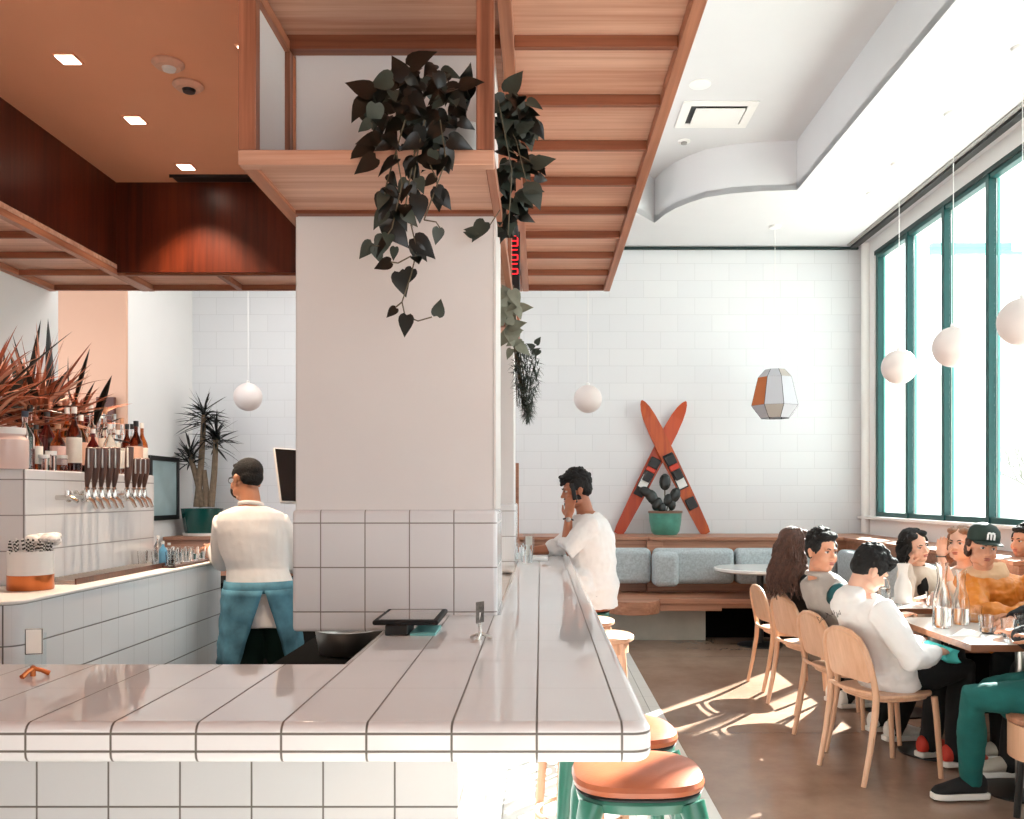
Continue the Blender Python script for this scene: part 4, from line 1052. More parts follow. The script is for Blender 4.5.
# ------------------------------------------------------------------ dining chairs (front = +X)
def chair(label):
    r = thing('dining_chair', label, 'chair', (0,0,0), 0, 'bentwood dining chairs')
    sp=[]; n=40
    for i in range(n):
        t=2*math.pi*i/n; e=3.2; c,s=math.cos(t),math.sin(t)
        sp.append((.205*math.copysign(abs(c)**(2/e),c)+.01,.21*math.copysign(abs(s)**(2/e),s)))
    build('seat', MB().prism(sp,.438,.456), 'beech', r, bev=.005, seg=2)
    m=MB().tube([(x*.86,y*.86,.428) for x,y in sp]+[(sp[0][0]*.86,sp[0][1]*.86,.428)], .012, 8)
    build('seat_frame', m, 'beech', r, smooth=True)
    for s in (-1,1):
        build('leg', MB().tube([(.185,s*.175,.43),(.195,s*.18,.33),(.215,s*.19,.002)],[.017,.016,.013],10), 'beech', r, smooth=True)
        # rear leg sweeping up into the back stile
        build('leg', MB().tube([(-.265,s*.19,.002),(-.225,s*.19,.18),(-.195,s*.19,.36),(-.188,s*.19,.46),(-.205,s*.189,.55)],[.013,.016,.018,.018,.016],10), 'beech', r, smooth=True)
    pts=[(-.205,-.189,.55),(-.222,-.186,.62),(-.240,-.172,.69),(-.252,-.135,.745),(-.258,-.07,.775),(-.26,0,.783),(-.258,.07,.775),(-.252,.135,.745),(-.240,.172,.69),(-.222,.186,.62),(-.205,.189,.55)]
    build('back_frame', MB().tube(pts,.0155,10), 'beech', r, smooth=True)
    # plywood back panel, curved
    vs=[]; fs=[]; zs=[.520,.535,.56,.62,.68,.73,.762,.776]; hw=[.150,.172,.178,.180,.168,.135,.075,.02]; K=10
    for off in (0,.012):
        for z,h in zip(zs,hw):
            x=-.198-(z-.52)*.235
            for i in range(K+1):
                y=-h+2*h*i/K; vs.append((x-.02*(1-(y/.19)**2)+off,y,z))
    nz=len(zs); o=nz*(K+1)
    for a in range(nz-1):
        for i in range(K):
            p=a*(K+1)+i; fs.append((p,p+1,p+K+2,p+K+1)); fs.append((o+p,o+p+K+1,o+p+K+2,o+p+1))
    for a in range(nz-1):
        p=a*(K+1); fs.append((p,p+K+1,o+p+K+1,o+p)); p+=K; fs.append((p,o+p,o+p+K+1,p+K+1))
    for i in range(K): fs.append((i,o+i,o+i+1,i+1)); p=(nz-1)*(K+1)+i; fs.append((p,p+1,o+p+1,o+p))
    build('backrest', MB().add(vs,fs), 'beech', r, smooth=True)
    m=MB().tube([(-.200,-.178,.47),(-.222,-.09,.468),(-.228,0,.467),(-.222,.09,.468),(-.200,.178,.47)],.011,8)
    build('lower_rail', m, 'beech', r, smooth=True)
    return r
c1 = chair('bentwood chair nearest the camera, under the person in the white hoodie')
c1.location=(1.84,4.74,0); c1.rotation_euler=(0,0,math.radians(17))
copytree(c1,(1.87,5.34,0),math.radians(12),'bentwood chair under the person in the grey vest')
copytree(c1,(1.92,6.16,0),math.radians(14),'bentwood chair under the long-haired person')
copytree(c1,(1.93,6.86,0),math.radians(4),'empty bentwood chair farthest from the camera beside the long-haired person')

# ------------------------------------------------------------------ tables
def table(x0,x1,y0,y1,z,lb,legs):
    r = thing('cafe_table', lb, 'table', ((x0+x1)/2,(y0+y1)/2,0), 0, 'white topped cafe tables')
    build('tabletop', MB().box(x0,x1,y0,y1,z-.036,z-.002), 'tablewood', r, bev=.002, seg=1)
    build('laminate_top', MB().box(x0+.003,x1-.003,y0+.003,y1-.003,z-.002,z), 'laminate', r)
    for lx,ly in legs:
        build('pedestal', MB().tube([(lx,ly,.02),(lx,ly,z-.036)],.035,16), 'steel', r, smooth=True)
        build('foot', MB().lathe([(0,0),(.2,0),(.2,.01),(.05,.028),(0,.028)],(lx,ly,0)), 'black', r, smooth=True)
    return r
table(2.12,2.72,4.34,4.84,.752,'front white topped table with dark wood edge and water glasses',[(2.42,4.42)])
table(2.14,2.74,4.85,5.36,.746,'second white topped table with two water carafes at its near end',[(2.28,5.10)])
table(2.14,2.74,5.74,6.36,.750,'third white topped table with a tall white carafe, before the leaning woman',[(2.45,6.05)])
def carafe(c, lb, h=.27, rb=.048, mt='clear', water=.1):
    prof=[(0,0),(rb*.92,0),(rb,.008),(rb,h*.40),(rb*.85,h*.52),(rb*.52,h*.68),(rb*.50,h*.78),(rb*.62,h*.94),(rb*.72,h),(rb*.68,h),(rb*.57,h*.93),(rb*.45,h*.78),(rb*.46,h*.68),(rb*.80,h*.51),(rb*.94,h*.39),(rb*.94,.012),(0,.012)]
    inner=[(0,.0125),(rb*.93,.0125),(rb*.93,water),(0,water)] if water else None
    return lathe_thing('carafe', lb, 'carafe', prof, c, mt, 'water carafes', inner, 'water')
def onT(px,py,z=.752): 
    d=F*(CH-z)/(py-CY); return (PX(px,d),d,z)
carafe(onT(942,627,.752),'tall clear water carafe at the left of the front pair',.36,.050,'clear',.11)
carafe(onT(961,624,.752),'narrow clear water carafe right behind the front carafe',.31,.045,'clear',.09)
carafe(onT(903,603,.750),'bright white milky carafe on the third table',.27,.058,'white',0)
carafe(onT(884,603,.750),'clear carafe beside the face of the person in the white hoodie',.25,.045,'clear',.10)
for px,py,w_,lb in ((986,633,.03,'empty tumbler in the middle of the front table'),(1009,637,.04,'tumbler of water near the front right corner of the table'),(975,622,.05,'tumbler behind the narrow carafe'),(932,606,.0,'tumbler at the near edge of the third table'),(1022,632,.03,'tumbler cut by the right edge on the front table')):
    z=.750 if py==606 else .752
    tumbler(onT(px,py,z), lb, .095,.04,w_)
nk=MB(); c=onT(965,634)
nk.add([(c[0]-.10,c[1]-.06,.7535),(c[0]+.02,c[1]-.10,.7535),(c[0]+.10,c[1]+.02,.758),(c[0]+.02,c[1]+.06,.775),(c[0]-.04,c[1]+.0,.765)],[(0,1,2,4),(2,3,4),(0,4,3)])
o=tag(build('napkin', nk, 'white'), 'folded white napkin lying on the front table', 'napkin'); sm=o.modifiers.new('s','SOLIDIFY'); sm.thickness=.002
tag(build('phone', MB().box(2.36,2.46,4.66,4.73,.752,.760), 'black', bev=.003), 'black phone lying behind the front table glasses', 'phone')
# face masks hanging from the table edge
r = thing('face_mask','teal cloth face mask hanging from the table edge','face mask',onT(935,640,.72))
cc=V((2.085,4.72,.66))
secs=MB(); vs=[]; 
for i in range(9):
    for j in range(5):
        u=i/8; v_=j/4
        vs.append((2.075+.11*u-.02*math.sin(v_*3), 4.72-.14*u+.012*math.sin(u*14+v_*4), .712-.035*u-.085*v_*(.35+.65*math.sin(u*2.6))))
fs=[(i*5+j,i*5+j+1,(i+1)*5+j+1,(i+1)*5+j) for i in range(8) for j in range(4)]
o=build('cloth', MB().add(vs,fs), flat('teal_mask_cloth', rgb(70,180,176), .8), r, smooth=True); sm=o.modifiers.new('s','SOLIDIFY'); sm.thickness=.003
build('ear_loop', MB().tube([(2.16,4.66,.70),(2.13,4.62,.755),(2.16,4.60,.752),(2.20,4.64,.70)],.002,6), 'white', r)
# drum stool bottom right
dx_,dy_=2.345,3.98
r = thing('drum_stool','low round plywood drum stool under the person in teal jeans','stool',(dx_,dy_,0))
build('top', MB().lathe([(0,.455),(.205,.455),(.215,.462),(.215,.482),(.2,.492),(0,.494)],(dx_,dy_,0),44), 'booth', r, smooth=True)
build('drum', MB().lathe([(.19,.30),(.21,.30),(.21,.455),(.19,.455),(.19,.30)],(dx_,dy_,0),44), 'beech', r, smooth=True)
for k in range(3):
    a=math.radians(30+120*k); build('leg', MB().tube([(dx_+.14*math.cos(a),dy_+.14*math.sin(a),.45),(dx_+.17*math.cos(a),dy_+.17*math.sin(a),.002)],.016,10), 'black', r, smooth=True)

# ------------------------------------------------------------------ outside
struct('ground', MB().box(WX+.25,40,-10,40,-.12,-.1), 'extgrnd')
r = thing('neighbour_building','pale flat-roofed building with slanted eaves outside the windows','building',(16,24,-.1))
build('wall', MB().box(12,30,24,30,-.1,4.6), 'ext', r)
build('roof', MB().box(9,30,22.6,30.4,4.6,5.0), 'ext', r); build('roof_edge', MB().box(9,30,22.5,22.62,4.55,4.75), 'white', r)
r = thing('patio_canopy','white slanted patio canopy beam with teal crossbar outside the windows','canopy',(6.5,9,0))
build('slanted_beam', MB().obox((6.8,10.6,4.5),(.06,0,0),(0,3.2,1.0),(0,-.04,.13)), 'white', r)
build('crossbar', MB().box(5.6,16,12.6,12.7,4.95,5.10), 'tealite', r)
for x,y in ((6.8,13.6),(6.8,8.0)): build('post', MB().box(x-.05,x+.05,y-.05,y+.05,-.1,3.6 if y<10 else 5.4), 'white', r)
r = thing('bare_tree','pale leafless tree outside the rightmost window','tree',(12.0,19.5,-.1))
rn=R(21); m=MB()
def br(p,d,L,rad,dep):
    q=p+d*L; m.tube([p,q],[rad,rad*.7],6)
    if dep==0: return
    for k in range(3):
        nd=(d+V((rn.uniform(-.8,.8),rn.uniform(-.8,.8),rn.uniform(-.25,.6)))).normalized(); br(q,nd,L*.72,rad*.6,dep-1)
br(V((11.4,19.5,-.1)),V((0,0,1)),1.0,.07,5)
build('branches', m, 'exttree', r)

# ------------------------------------------------------------------ people
TEX = {}
def cloudtex(sc):
    if sc not in TEX:
        t = bpy.data.textures.new('folds%g' % sc, 'CLOUDS'); t.noise_scale = sc; t.noise_depth = 2; TEX[sc] = t
    return TEX[sc]
def organic(name, mb, mat, parent, vox=.006, smooth=4, disp=0, dsc=.08):
    ob = build(name, mb, mat, parent)
    m = ob.modifiers.new('remesh', 'REMESH'); m.mode = 'VOXEL'; m.voxel_size = vox; m.use_smooth_shade = True
    if smooth: q = ob.modifiers.new('smooth', 'SMOOTH'); q.factor = .5; q.iterations = smooth
    if disp:
        d = ob.modifiers.new('folds', 'DISPLACE'); d.texture = cloudtex(dsc); d.strength = disp; d.mid_level = .5; d.texture_coords = 'LOCAL'
    return ob
def frame(fwd, up=(0,0,1)):
    f = V(fwd).normalized(); r = f.cross(V(up)).normalized(); u = r.cross(f).normalized()
    return Matrix((r, f, u)).transposed()        # columns: right(local x), fwd(local y), up(local z)
class Head:
    def __init__(s, c, fwd, up=(0,0,1), k=1.0):
        s.c = V(c); s.R = frame(fwd, up); s.k = k
    def p(s, x, y, z): return s.c + s.R @ V((x*s.k, y*s.k, z*s.k))
    def e(s, mb, x, y, z, rx, ry, rz, nu=16, nv=10): mb.ell(s.p(x,y,z), (rx*s.k, ry*s.k, rz*s.k), s.R, nu, nv)
    def skull(s, mb):
        e = s.e
        e(mb,0,-.012,.035,.074,.094,.083,24,16); e(mb,0,.030,-.030,.060,.060,.083,24,16)
        e(mb,0,.056,-.088,.030,.028,.024); 
        for q in (-1,1):
            e(mb,.036*q,.056,-.030,.027,.030,.032); e(mb,.045*q,.018,-.070,.022,.040,.028)
            e(mb,.028*q,.078,.026,.024,.012,.009)
            e(mb,.077*q,-.008,-.005,.010,.018,.031); e(mb,.084*q,-.014,.006,.006,.014,.018)
            e(mb,.011*q,.098,-.026,.008,.010,.007)
        mb.tube([s.p(0,.082,.016), s.p(0,.098,-.010), s.p(0,.107,-.024)], [.0085*s.k,.009*s.k,.0105*s.k], 10, dome=True)
        e(mb,0,.086,-.052,.020,.010,.0065); e(mb,0,.084,-.064,.018,.010,.0065); e(mb,0,.078,-.060,.026,.018,.020)
    def face(s, parent, brow='hairblack', closed=False, lip='lip'):
        m1 = MB(); m2 = MB(); m3 = MB(); m4 = MB()
        for q in (-1,1):
            s.e(m1,.031*q,.0755,.008,.0135,.0105,.0070,14,8)
            s.e(m2,.031*q,.0835,.008,.0060,.0040,.0062,10,6)
            m3.tube([s.p(.014*q,.091,.024), s.p(.030*q,.090,.030), s.p(.047*q,.078,.024)], [.0030*s.k,.0036*s.k,.0018*s.k], 6)
            m3.tube([s.p(.019*q,.0855,.010), s.p(.031*q,.087,.0155), s.p(.043*q,.079,.009)], [.0012*s.k,.0018*s.k,.0012*s.k], 5)
        s.e(m4,0,.0935,-.0525,.021,.0052,.0045); s.e(m4,0,.0915,-.0625,.018,.0055,.0055)
        if not closed: build('eyes', m1, 'eyew', parent, smooth=True); build('irises', m2, 'iris', parent, smooth=True)
        build('eyebrows', m3, brow, parent, smooth=True); build('lips', m4, lip, parent, smooth=True)
def hand(mb, wrist, d, n, side, curl=.5, spread=.10, k=1.0, cv=None, thumb_in=.3):
    d = V(d).normalized(); n = V(n); n = (n-d*n.dot(d)).normalized(); s = d.cross(n).normalized()*side
    w = V(wrist); Rm = Matrix((s, d, n)).transposed()
    mb.ell(w+d*.048*k, (.041*k,.052*k,.0155*k), Rm, 14, 10); mb.ell(w+d*.070*k, (.041*k,.026*k,.0135*k), Rm, 14, 8)
    mb.tube([w-d*.03*k, w+d*.02*k], [.026*k,.027*k], 12, dome=True)
    L = [.068,.078,.072,.056]
    for i in range(4):
        off = .031-.0207*i
        p = w+d*.083*k+s*off*k; ang = 0; c = cv[i] if cv else curl*(1+.08*i)
        dd = (d+s*(off*spread*10)).normalized()
        pts = [p-d*.012*k, p]
        for j,fr in enumerate((.45,.30,.25)):
            ang += c*(.6 if j==0 else 1)
            v_ = dd*math.cos(ang)+n*math.sin(ang); p = p+v_*(L[i]*fr*k); pts.append(p)
        mb.tube(pts, [.0088*k,.0088*k,.0080*k,.0073*k,.0062*k], 9, dome=True)
    p0 = w+d*.022*k+s*.030*k; v_ = (d*.62+s*.72+n*thumb_in).normalized(); p1 = p0+v_*.036*k
    v2 = (d*.80+s*.40+n*(thumb_in+.15)).normalized(); p2 = p1+v2*.030*k; p3 = p2+(v2+d*.3).normalized()*.022*k
    mb.tube([p0,p1,p2,p3],[.013*k,.0105*k,.0092*k,.0075*k],9,dome=True)
def limb(mb, pts, rs, n=14): mb.tube(pts, rs, n, dome=True)
def torso(mb, pel, chest, neck, rv, g=0.0, k=1.0, shw=.165, lean=None, topclose=True, fat=1.0):
    pel, chest, neck = V(pel), V(chest), V(neck); rv = V(rv).normalized()
    ax = (neck-pel).normalized(); fv = rv.cross(ax); fv = -fv if False else fv.normalized()
    waist = pel.lerp(chest,.45)
    def sec(c, w_, d_): return (c, rv*(w_*k+g), fv*(d_*k*fat+g))
    ct = (neck-chest).normalized()
    s = [sec(pel-ax*.09,.10,.08), sec(pel-ax*.05,.150,.110), sec(pel,.165,.122), sec(waist,.142,.108), sec(waist.lerp(chest,.6),.158,.116), sec(chest+ct*.03,.168,.118),
         sec(chest.lerp(neck,.55),.165,.104), sec(chest.lerp(neck,.80),.148,.084), sec(neck+ct*.0,.066,.062)]
    mb.loft(s, 24)
def shoes(parent, ank, dr, mat, sole='shoew', nm='shoe'):
    ank = V(ank); d = V((dr[0],dr[1],0)).normalized(); s = V((-d.y,d.x,0)); z0 = ank.z-.085
    def secs(w_, zt, zb):
        out=[]
        for t,wd,h in ((-.075,.55,.8),(-.06,.85,1),(0,1,1.0),(.07,.95,.78),(.12,1.08,.58),(.165,.95,.45),(.19,.5,.3)):
            c = V((ank.x,ank.y,0))+d*t; out.append((c+V((0,0,z0+zb+(zt-zb)*h*.5)), s*(w_*wd), V((0,0,(zt-zb)*h*.5))))
        return out
    r1 = organic(nm, MB().loft(secs(.044,.118,.018),16).tube([ank+V((0,0,-.03)),ank+V((0,0,.035))],[.048,.046],12), mat, parent, .006, 3)
    b=MB(); vs=[]
    pl=[]
    for t,wd in ((-.085,.025),(-.075,.038),(0,.042),(.07,.042),(.125,.048),(.17,.042),(.197,.02)): pl.append((t,wd))
    poly=[(ank.x+d.x*t+s.x*w_, ank.y+d.y*t+s.y*w_) for t,w_ in pl]+[(ank.x+d.x*t-s.x*w_, ank.y+d.y*t-s.y*w_) for t,w_ in pl[::-1]]
    build('sole', MB().prism(poly, max(z0,.003), z0+.030), sole, parent, bev=.006, seg=2)
    return r1

def person(label, base, skin, J, top=None, bottom=None, shoe=None, hair=None, face=True, facekw={}, vox=.006, group=None):
    r = thing('person', label, 'person', base)
    H = Head(J['head'], J['look'], J.get('up',(0,0,1)), J.get('hk',1.0))
    b = MB(); H.skull(b)
    nk = V(J['neck']); ch = V(J['chest']); pel = V(J['pelvis']); rv = V(J['rv']).normalized(); k = J.get('k',1.0)
    limb(b, [nk-V((0,0,.03)), nk.lerp(H.p(0,-.020,-.05),.5), H.p(0,-.018,-.045)], [.060*k,.054*k,.052*k])
    torso(b, pel, ch, nk, rv, 0, k, )
    for A in J['arms']:
        sh, el, wr = V(A['s']), V(A['e']), V(A['w'])
        limb(b, [ch.lerp(sh,.6), sh, sh.lerp(el,.5), el, el.lerp(wr,.35), wr], [.05*k,.050*k,.043*k,.036*k,.038*k,.025*k])
        hand(b, wr, A.get('d', wr-el), A['n'], A['side'], A.get('curl',.4), A.get('spread',.1), k*.98, A.get('cv'))
    for Lg in J.get('legs',[]):
        hp, kn, an = V(Lg[0]), V(Lg[1]), V(Lg[2])
        limb(b, [hp, hp.lerp(kn,.5), kn, kn.lerp(an,.35), an], [.080*k,.068*k,.052*k,.050*k,.032*k])
        limb(b, [an, an+V((Lg[3][0],Lg[3][1],0)).normalized()*.10-V((0,0,.04))], [.034,.026])
    organic('body', b, skin, r, vox, 3)
    if face: H.face(r, **facekw)
    if top:
        g = top.get('g',.016); m = MB()
        torso(m, pel, ch, nk+(nk-ch).normalized()*top.get('neckup',-.01), rv, g, k, fat=top.get('fat',1.0))
        if top.get('tail'):
            ax=(ch-pel).normalized(); fv=rv.cross(ax); t=top['tail']
            m.loft([(pel-ax*t, rv*(.152*k+g), fv*(.118*k+g)),(pel-ax*t*.5, rv*(.155*k+g), fv*(.118*k+g)),(pel+ax*.04, rv*(.160*k+g), fv*(.120*k+g))],24)
        sl = top.get('sleeve','long')
        for A in J['arms']:
            sh, el, wr = V(A['s']), V(A['e']), V(A['w']); q = g*.95
            if sl == 'none': limb(m, [ch.lerp(sh,.5), sh.lerp(ch,.12)], [.065*k+q,.058*k+q]); continue
            if sl == 'long': pts=[ch.lerp(sh,.5), sh, sh.lerp(el,.5), el, el.lerp(wr,.5), wr-(wr-el).normalized()*.015]; rs=[.07*k,.056*k+q,.050*k+q,.044*k+q,.040*k+q,.030*k+q*.7]
            elif sl == 'rolled': pts=[ch.lerp(sh,.5), sh, sh.lerp(el,.5), el, el.lerp(wr,.16)]; rs=[.07*k,.056*k+q,.050*k+q,.046*k+q,.046*k+q]
            else: pts=[ch.lerp(sh,.5), sh, sh.lerp(el,.55)]; rs=[.07*k,.058*k+q,.052*k+q]
            limb(m, pts, rs)
        if top.get('hood'): 
            for (x,y,z,a_,b_,c_) in top['hood']: H2=frame(rv.cross(ax_ if False else (nk-pel).normalized())); m.ell(nk+H2@V((x,y,z)),(a_,b_,c_),H2)
        for t_ in top.get('extra',[]): m.ell(*t_)
        organic(top.get('name','shirt'), m, top['mat'], r, .008, 4, top.get('disp',.012), top.get('dsc',.07))
    if bottom:
        m = MB(); g=bottom.get('g',.012); ax=(ch-pel).normalized(); fv=rv.cross(ax)
        m.loft([(pel-ax*.10, rv*(.12*k), fv*(.09*k)),(pel-ax*.06, rv*(.165*k+g), fv*(.120*k+g)),(pel, rv*(.172*k+g*.6), fv*(.128*k+g*.6)),(pel+ax*.06, rv*(.158*k+g*.5), fv*(.118*k+g*.5))],24)
        for Lg in J['legs']:
            hp, kn, an = V(Lg[0]), V(Lg[1]), V(Lg[2])
            limb(m, [hp, hp.lerp(kn,.5), kn, kn.lerp(an,.4), an-(kn-an).normalized()*.022], [.088*k+g*.5,.078*k+g,.062*k+g,.060*k+g,.042*k+g])
        organic(bottom.get('name','trousers'), m, bottom['mat'], r, .009, 4, bottom.get('disp',.010), .07)
    if shoe:
        for Lg in J['legs']: shoes(r, Lg[2], Lg[3], shoe[0], shoe[1])
    if hair: hair(r, H)
    return r, H
def short_hair(mat, seed=1, curl=.010, front=.0, side=.0, top=.0, n=70, back=0.0):
    def f(r, H):
        rn = R(seed); m = MB()
        H.e(m,0,-.022,.050+top*.5,.081,.094,.080+top,22,14); H.e(m,0,-.050,.005-back*.3,.070,.058,.062+back,20,12)
        H.e(m,0,.044,.092+top,.062+side,.042,.026,16,10)
        for q in (-1,1): H.e(m,.066*q,.004,.040,.020+side,.050,.040); H.e(m,.072*q,.030,.018,.008,.012,.030)
        for _ in range(n):
            a = rn.uniform(0,6.28); el = rn.uniform(.05,1.5); x=math.cos(a)*math.cos(el); y=math.sin(a)*math.cos(el); z=math.sin(el)
            if y > .55 and z < .55: continue
            H.e(m, .078*x, -.018+.088*y, .052+.082*z+top, *( [rn.uniform(.008,.018)]*3), 8, 6)
        if front:
            for _ in range(26): H.e(m, rn.uniform(-.045,.05), .070+rn.uniform(-.01,.022)*1.0, .085+rn.uniform(-.028,.03), .015,.015,.014, 8, 6)
        organic('hair', m, mat, r, .005, 2, curl, .018)
    return f
def long_hair(mat, seed, L=.36, spread=.085, face_open=True, down=(0,0,-1), n=120, side_only=False, rad=.007, flow=(0,0,0), xr=(-1,1)):
    def f(r, H):
        rn = R(seed); m = MB()
        H.e(m,0,-.034,.050,.084,.092,.084,22,14); H.e(m,0,-.055,-.02,.078,.055,.08,20,12)
        for q in (-1,1): H.e(m,.070*q,.000,.030,.020,.052,.050); H.e(m,.040*q,.034,.090,.040,.040,.026)
        organic('hair_cap', m, mat, r, .006, 2, .008, .03)
        s = MB(); dn = V(down)
        for _ in range(n):
            a = rn.uniform(.0,6.28)
            if face_open and math.sin(a) > .45 and abs(math.cos(a)) < .9: continue
            cx, sy = math.cos(a), math.sin(a)
            if not (xr[0] <= cx <= xr[1]): continue
            p = H.p(.074*cx, -.016+.086*sy, .055+rn.uniform(-.02,.03)); pts=[H.p(.05*cx,-.016+.05*sy,.118), p]
            ln = L*rn.uniform(.75,1.05); ph = rn.uniform(0,6.28); out = H.R@V((cx*.9, sy*.55 - .12, 0))
            for j in range(1,8):
                t = j/7
                pts.append(p+dn*ln*t+out*(spread*.45*math.sin(min(1,t*1.3)*1.5))+V(flow)*t*t+H.R@V((.016*math.sin(ph*.4+t*13),.012*math.cos(ph+t*9),0)))
            s.tube(pts, [rad]*2+[rad*1.15]*4+[rad,rad*.7,rad*.35], 6)
        build('hair_strands', s, mat, r, smooth=True)
    return f

# --- barman (back to the camera)
by=5.06
J=dict(head=(-1.70,by+.02,1.575),look=(-.80,.62,-.16),up=(0.05,.1,1),neck=(-1.665,by-.01,1.425),chest=(-1.66,by,1.24),pelvis=(-1.60,by-.02,.93),rv=(.97,.22,0),k=1.08,
 arms=[dict(s=(-1.815,by-.03,1.315),e=(-1.865,by+.10,1.10),w=(-1.99,by+.30,1.16),n=(0,0,-1),side=1,curl=.35),
       dict(s=(-1.515,by+.05,1.315),e=(-1.45,by+.12,1.10),w=(-1.50,by+.34,1.05),n=(0,0,-1),side=-1,curl=.35)],
 legs=[((-1.69,by-.03,.88),(-1.68,by+.02,.49),(-1.68,by-.02,.10),(0,1)),((-1.52,by,.88),(-1.50,by+.05,.49),(-1.50,by+.02,.10),(0.1,1))])
def barman_extra(r, H):
    m=MB(); H.e(m,0,-.020,.050,.079,.093,.079,22,14); H.e(m,0,-.052,.010,.070,.054,.058,20,12); H.e(m,0,.040,.088,.060,.040,.022)
    for q in (-1,1): H.e(m,.064*q,.000,.038,.016,.046,.034)
    organic('hair', m, 'hairblack', r, .005, 3, .003, .012)
    m=MB(); H.e(m,0,.062,-.052,.058,.052,.050,18,12); H.e(m,0,.085,-.03,.022,.030,.030); organic('black_mask', m, 'cblack', r, .006, 3)
    m=MB()
    for q in (-1,1):
        m.tube([H.p(.031*q+.023*math.cos(t), .100, .008+.017*math.sin(t)) for t in [2*math.pi*i/16 for i in range(17)]], .0022, 6)
        m.tube([H.p(.054*q,.098,.012),H.p(.080*q,.05,.012),H.p(.084*q,-.01,.010)], .0024, 6)
        m.tube([H.p(.070*q,.03,-.03),H.p(.080*q,.0,-.0),H.p(.084*q,-.02,.012)],.0016,5)
    m.tube([H.p(-.009,.102,.012),H.p(.009,.102,.012)], .002, 6); build('glasses', m, 'black', r)
    m=MB(); nk=V(J['neck']); m.tube([nk+V((.062*math.cos(t),.060*math.sin(t),.012-.012*math.sin(t))) for t in [2*math.pi*i/24 for i in range(25)]], .012, 8); build('collar', m, 'cwhite', r, smooth=True)
    # apron: waistband, two wrapped side panels open at the back
    ax=V((0,0,1)); c=V(J['pelvis'])+V((0,0,.03)); rv=V(J['rv']).normalized(); fv=V((-rv.y,rv.x,0))
    def ring(t,z,gx,gy): return c+rv*((.199+gx)*math.cos(t))+fv*((.160+gy)*math.sin(t))+V((0,0,z))
    m=MB(); vs=[]; N_=40
    for i in range(N_+1):
        t=2*math.pi*i/N_
        for z,g in ((.045,.006),(.0,.012),(-.02,.012)): vs.append(ring(t,z,g,g))
    m.add(vs,[(i*3+j,i*3+j+1,(i+1)*3+j+1,(i+1)*3+j) for i in range(N_) for j in range(2)])
    o=build('apron_waistband', m, 'cblue', r, smooth=True); q=o.modifiers.new('s','SOLIDIFY'); q.thickness=.006
    def panel(t0,t1,zb0,zb1,nm):
        vs=[]; A_=18; B_=10
        for i in range(A_+1):
            u=i/A_
            for j in range(B_+1):
                w_=j/B_; z=.0-(zb0*(1-u)+zb1*u)*w_
                t=t0+(t1-t0)*u*(1-.34*w_*0) 
                fl=.018+.045*w_+.010*math.sin(u*17+w_*3)*w_+.006*math.sin(w_*20+u*6)
                vs.append(ring(t,z,fl,fl))
        f_=[(i*(B_+1)+j,i*(B_+1)+j+1,(i+1)*(B_+1)+j+1,(i+1)*(B_+1)+j) for i in range(A_) for j in range(B_)]
        o=build(nm, MB().add(vs,f_), 'cblue', r, smooth=True); q=o.modifiers.new('s','SOLIDIFY'); q.thickness=.004; return o
    # angles: back centre is -90deg
    def tri(tA, tB, sgn):
        vs=[]; A_=18; B_=12
        for i in range(A_+1):
            u=i/A_
            for j in range(B_+1):
                w_=j/B_
                edge = tA+(-.62*sgn*w_)   # open edge sweeps away as it falls
                t = edge+(tB-edge)*u; z=-.44*w_*(1-.10*u)
                fl=.016+.018*w_+.010*math.sin(u*19+w_*5)*w_+.004*math.sin(w_*22+u*7)
                vs.append(ring(t,z,fl,fl))
        f_=[(i*(B_+1)+j,i*(B_+1)+j+1,(i+1)*(B_+1)+j+1,(i+1)*(B_+1)+j) for i in range(A_) for j in range(B_)]
        o=build('apron_panel', MB().add(vs,f_), 'cblue', r, smooth=True); q=o.modifiers.new('s','SOLIDIFY'); q.thickness=.004
    tri(math.radians(-84), math.radians(-230), 1); tri(math.radians(-82), math.radians(30), -1)
person('barman with short black hair seen from behind in white shirt, black mask and blue apron', (-1.62,by,.006), 'ska', J,
 top=dict(mat='cwhite',sleeve='long',g=.018,tail=.20,disp=.012,dsc=.13,neckup=.0), bottom=dict(mat='cgreen',g=.012), shoe=('shoeb','blackmat'), hair=barman_extra, facekw=dict())

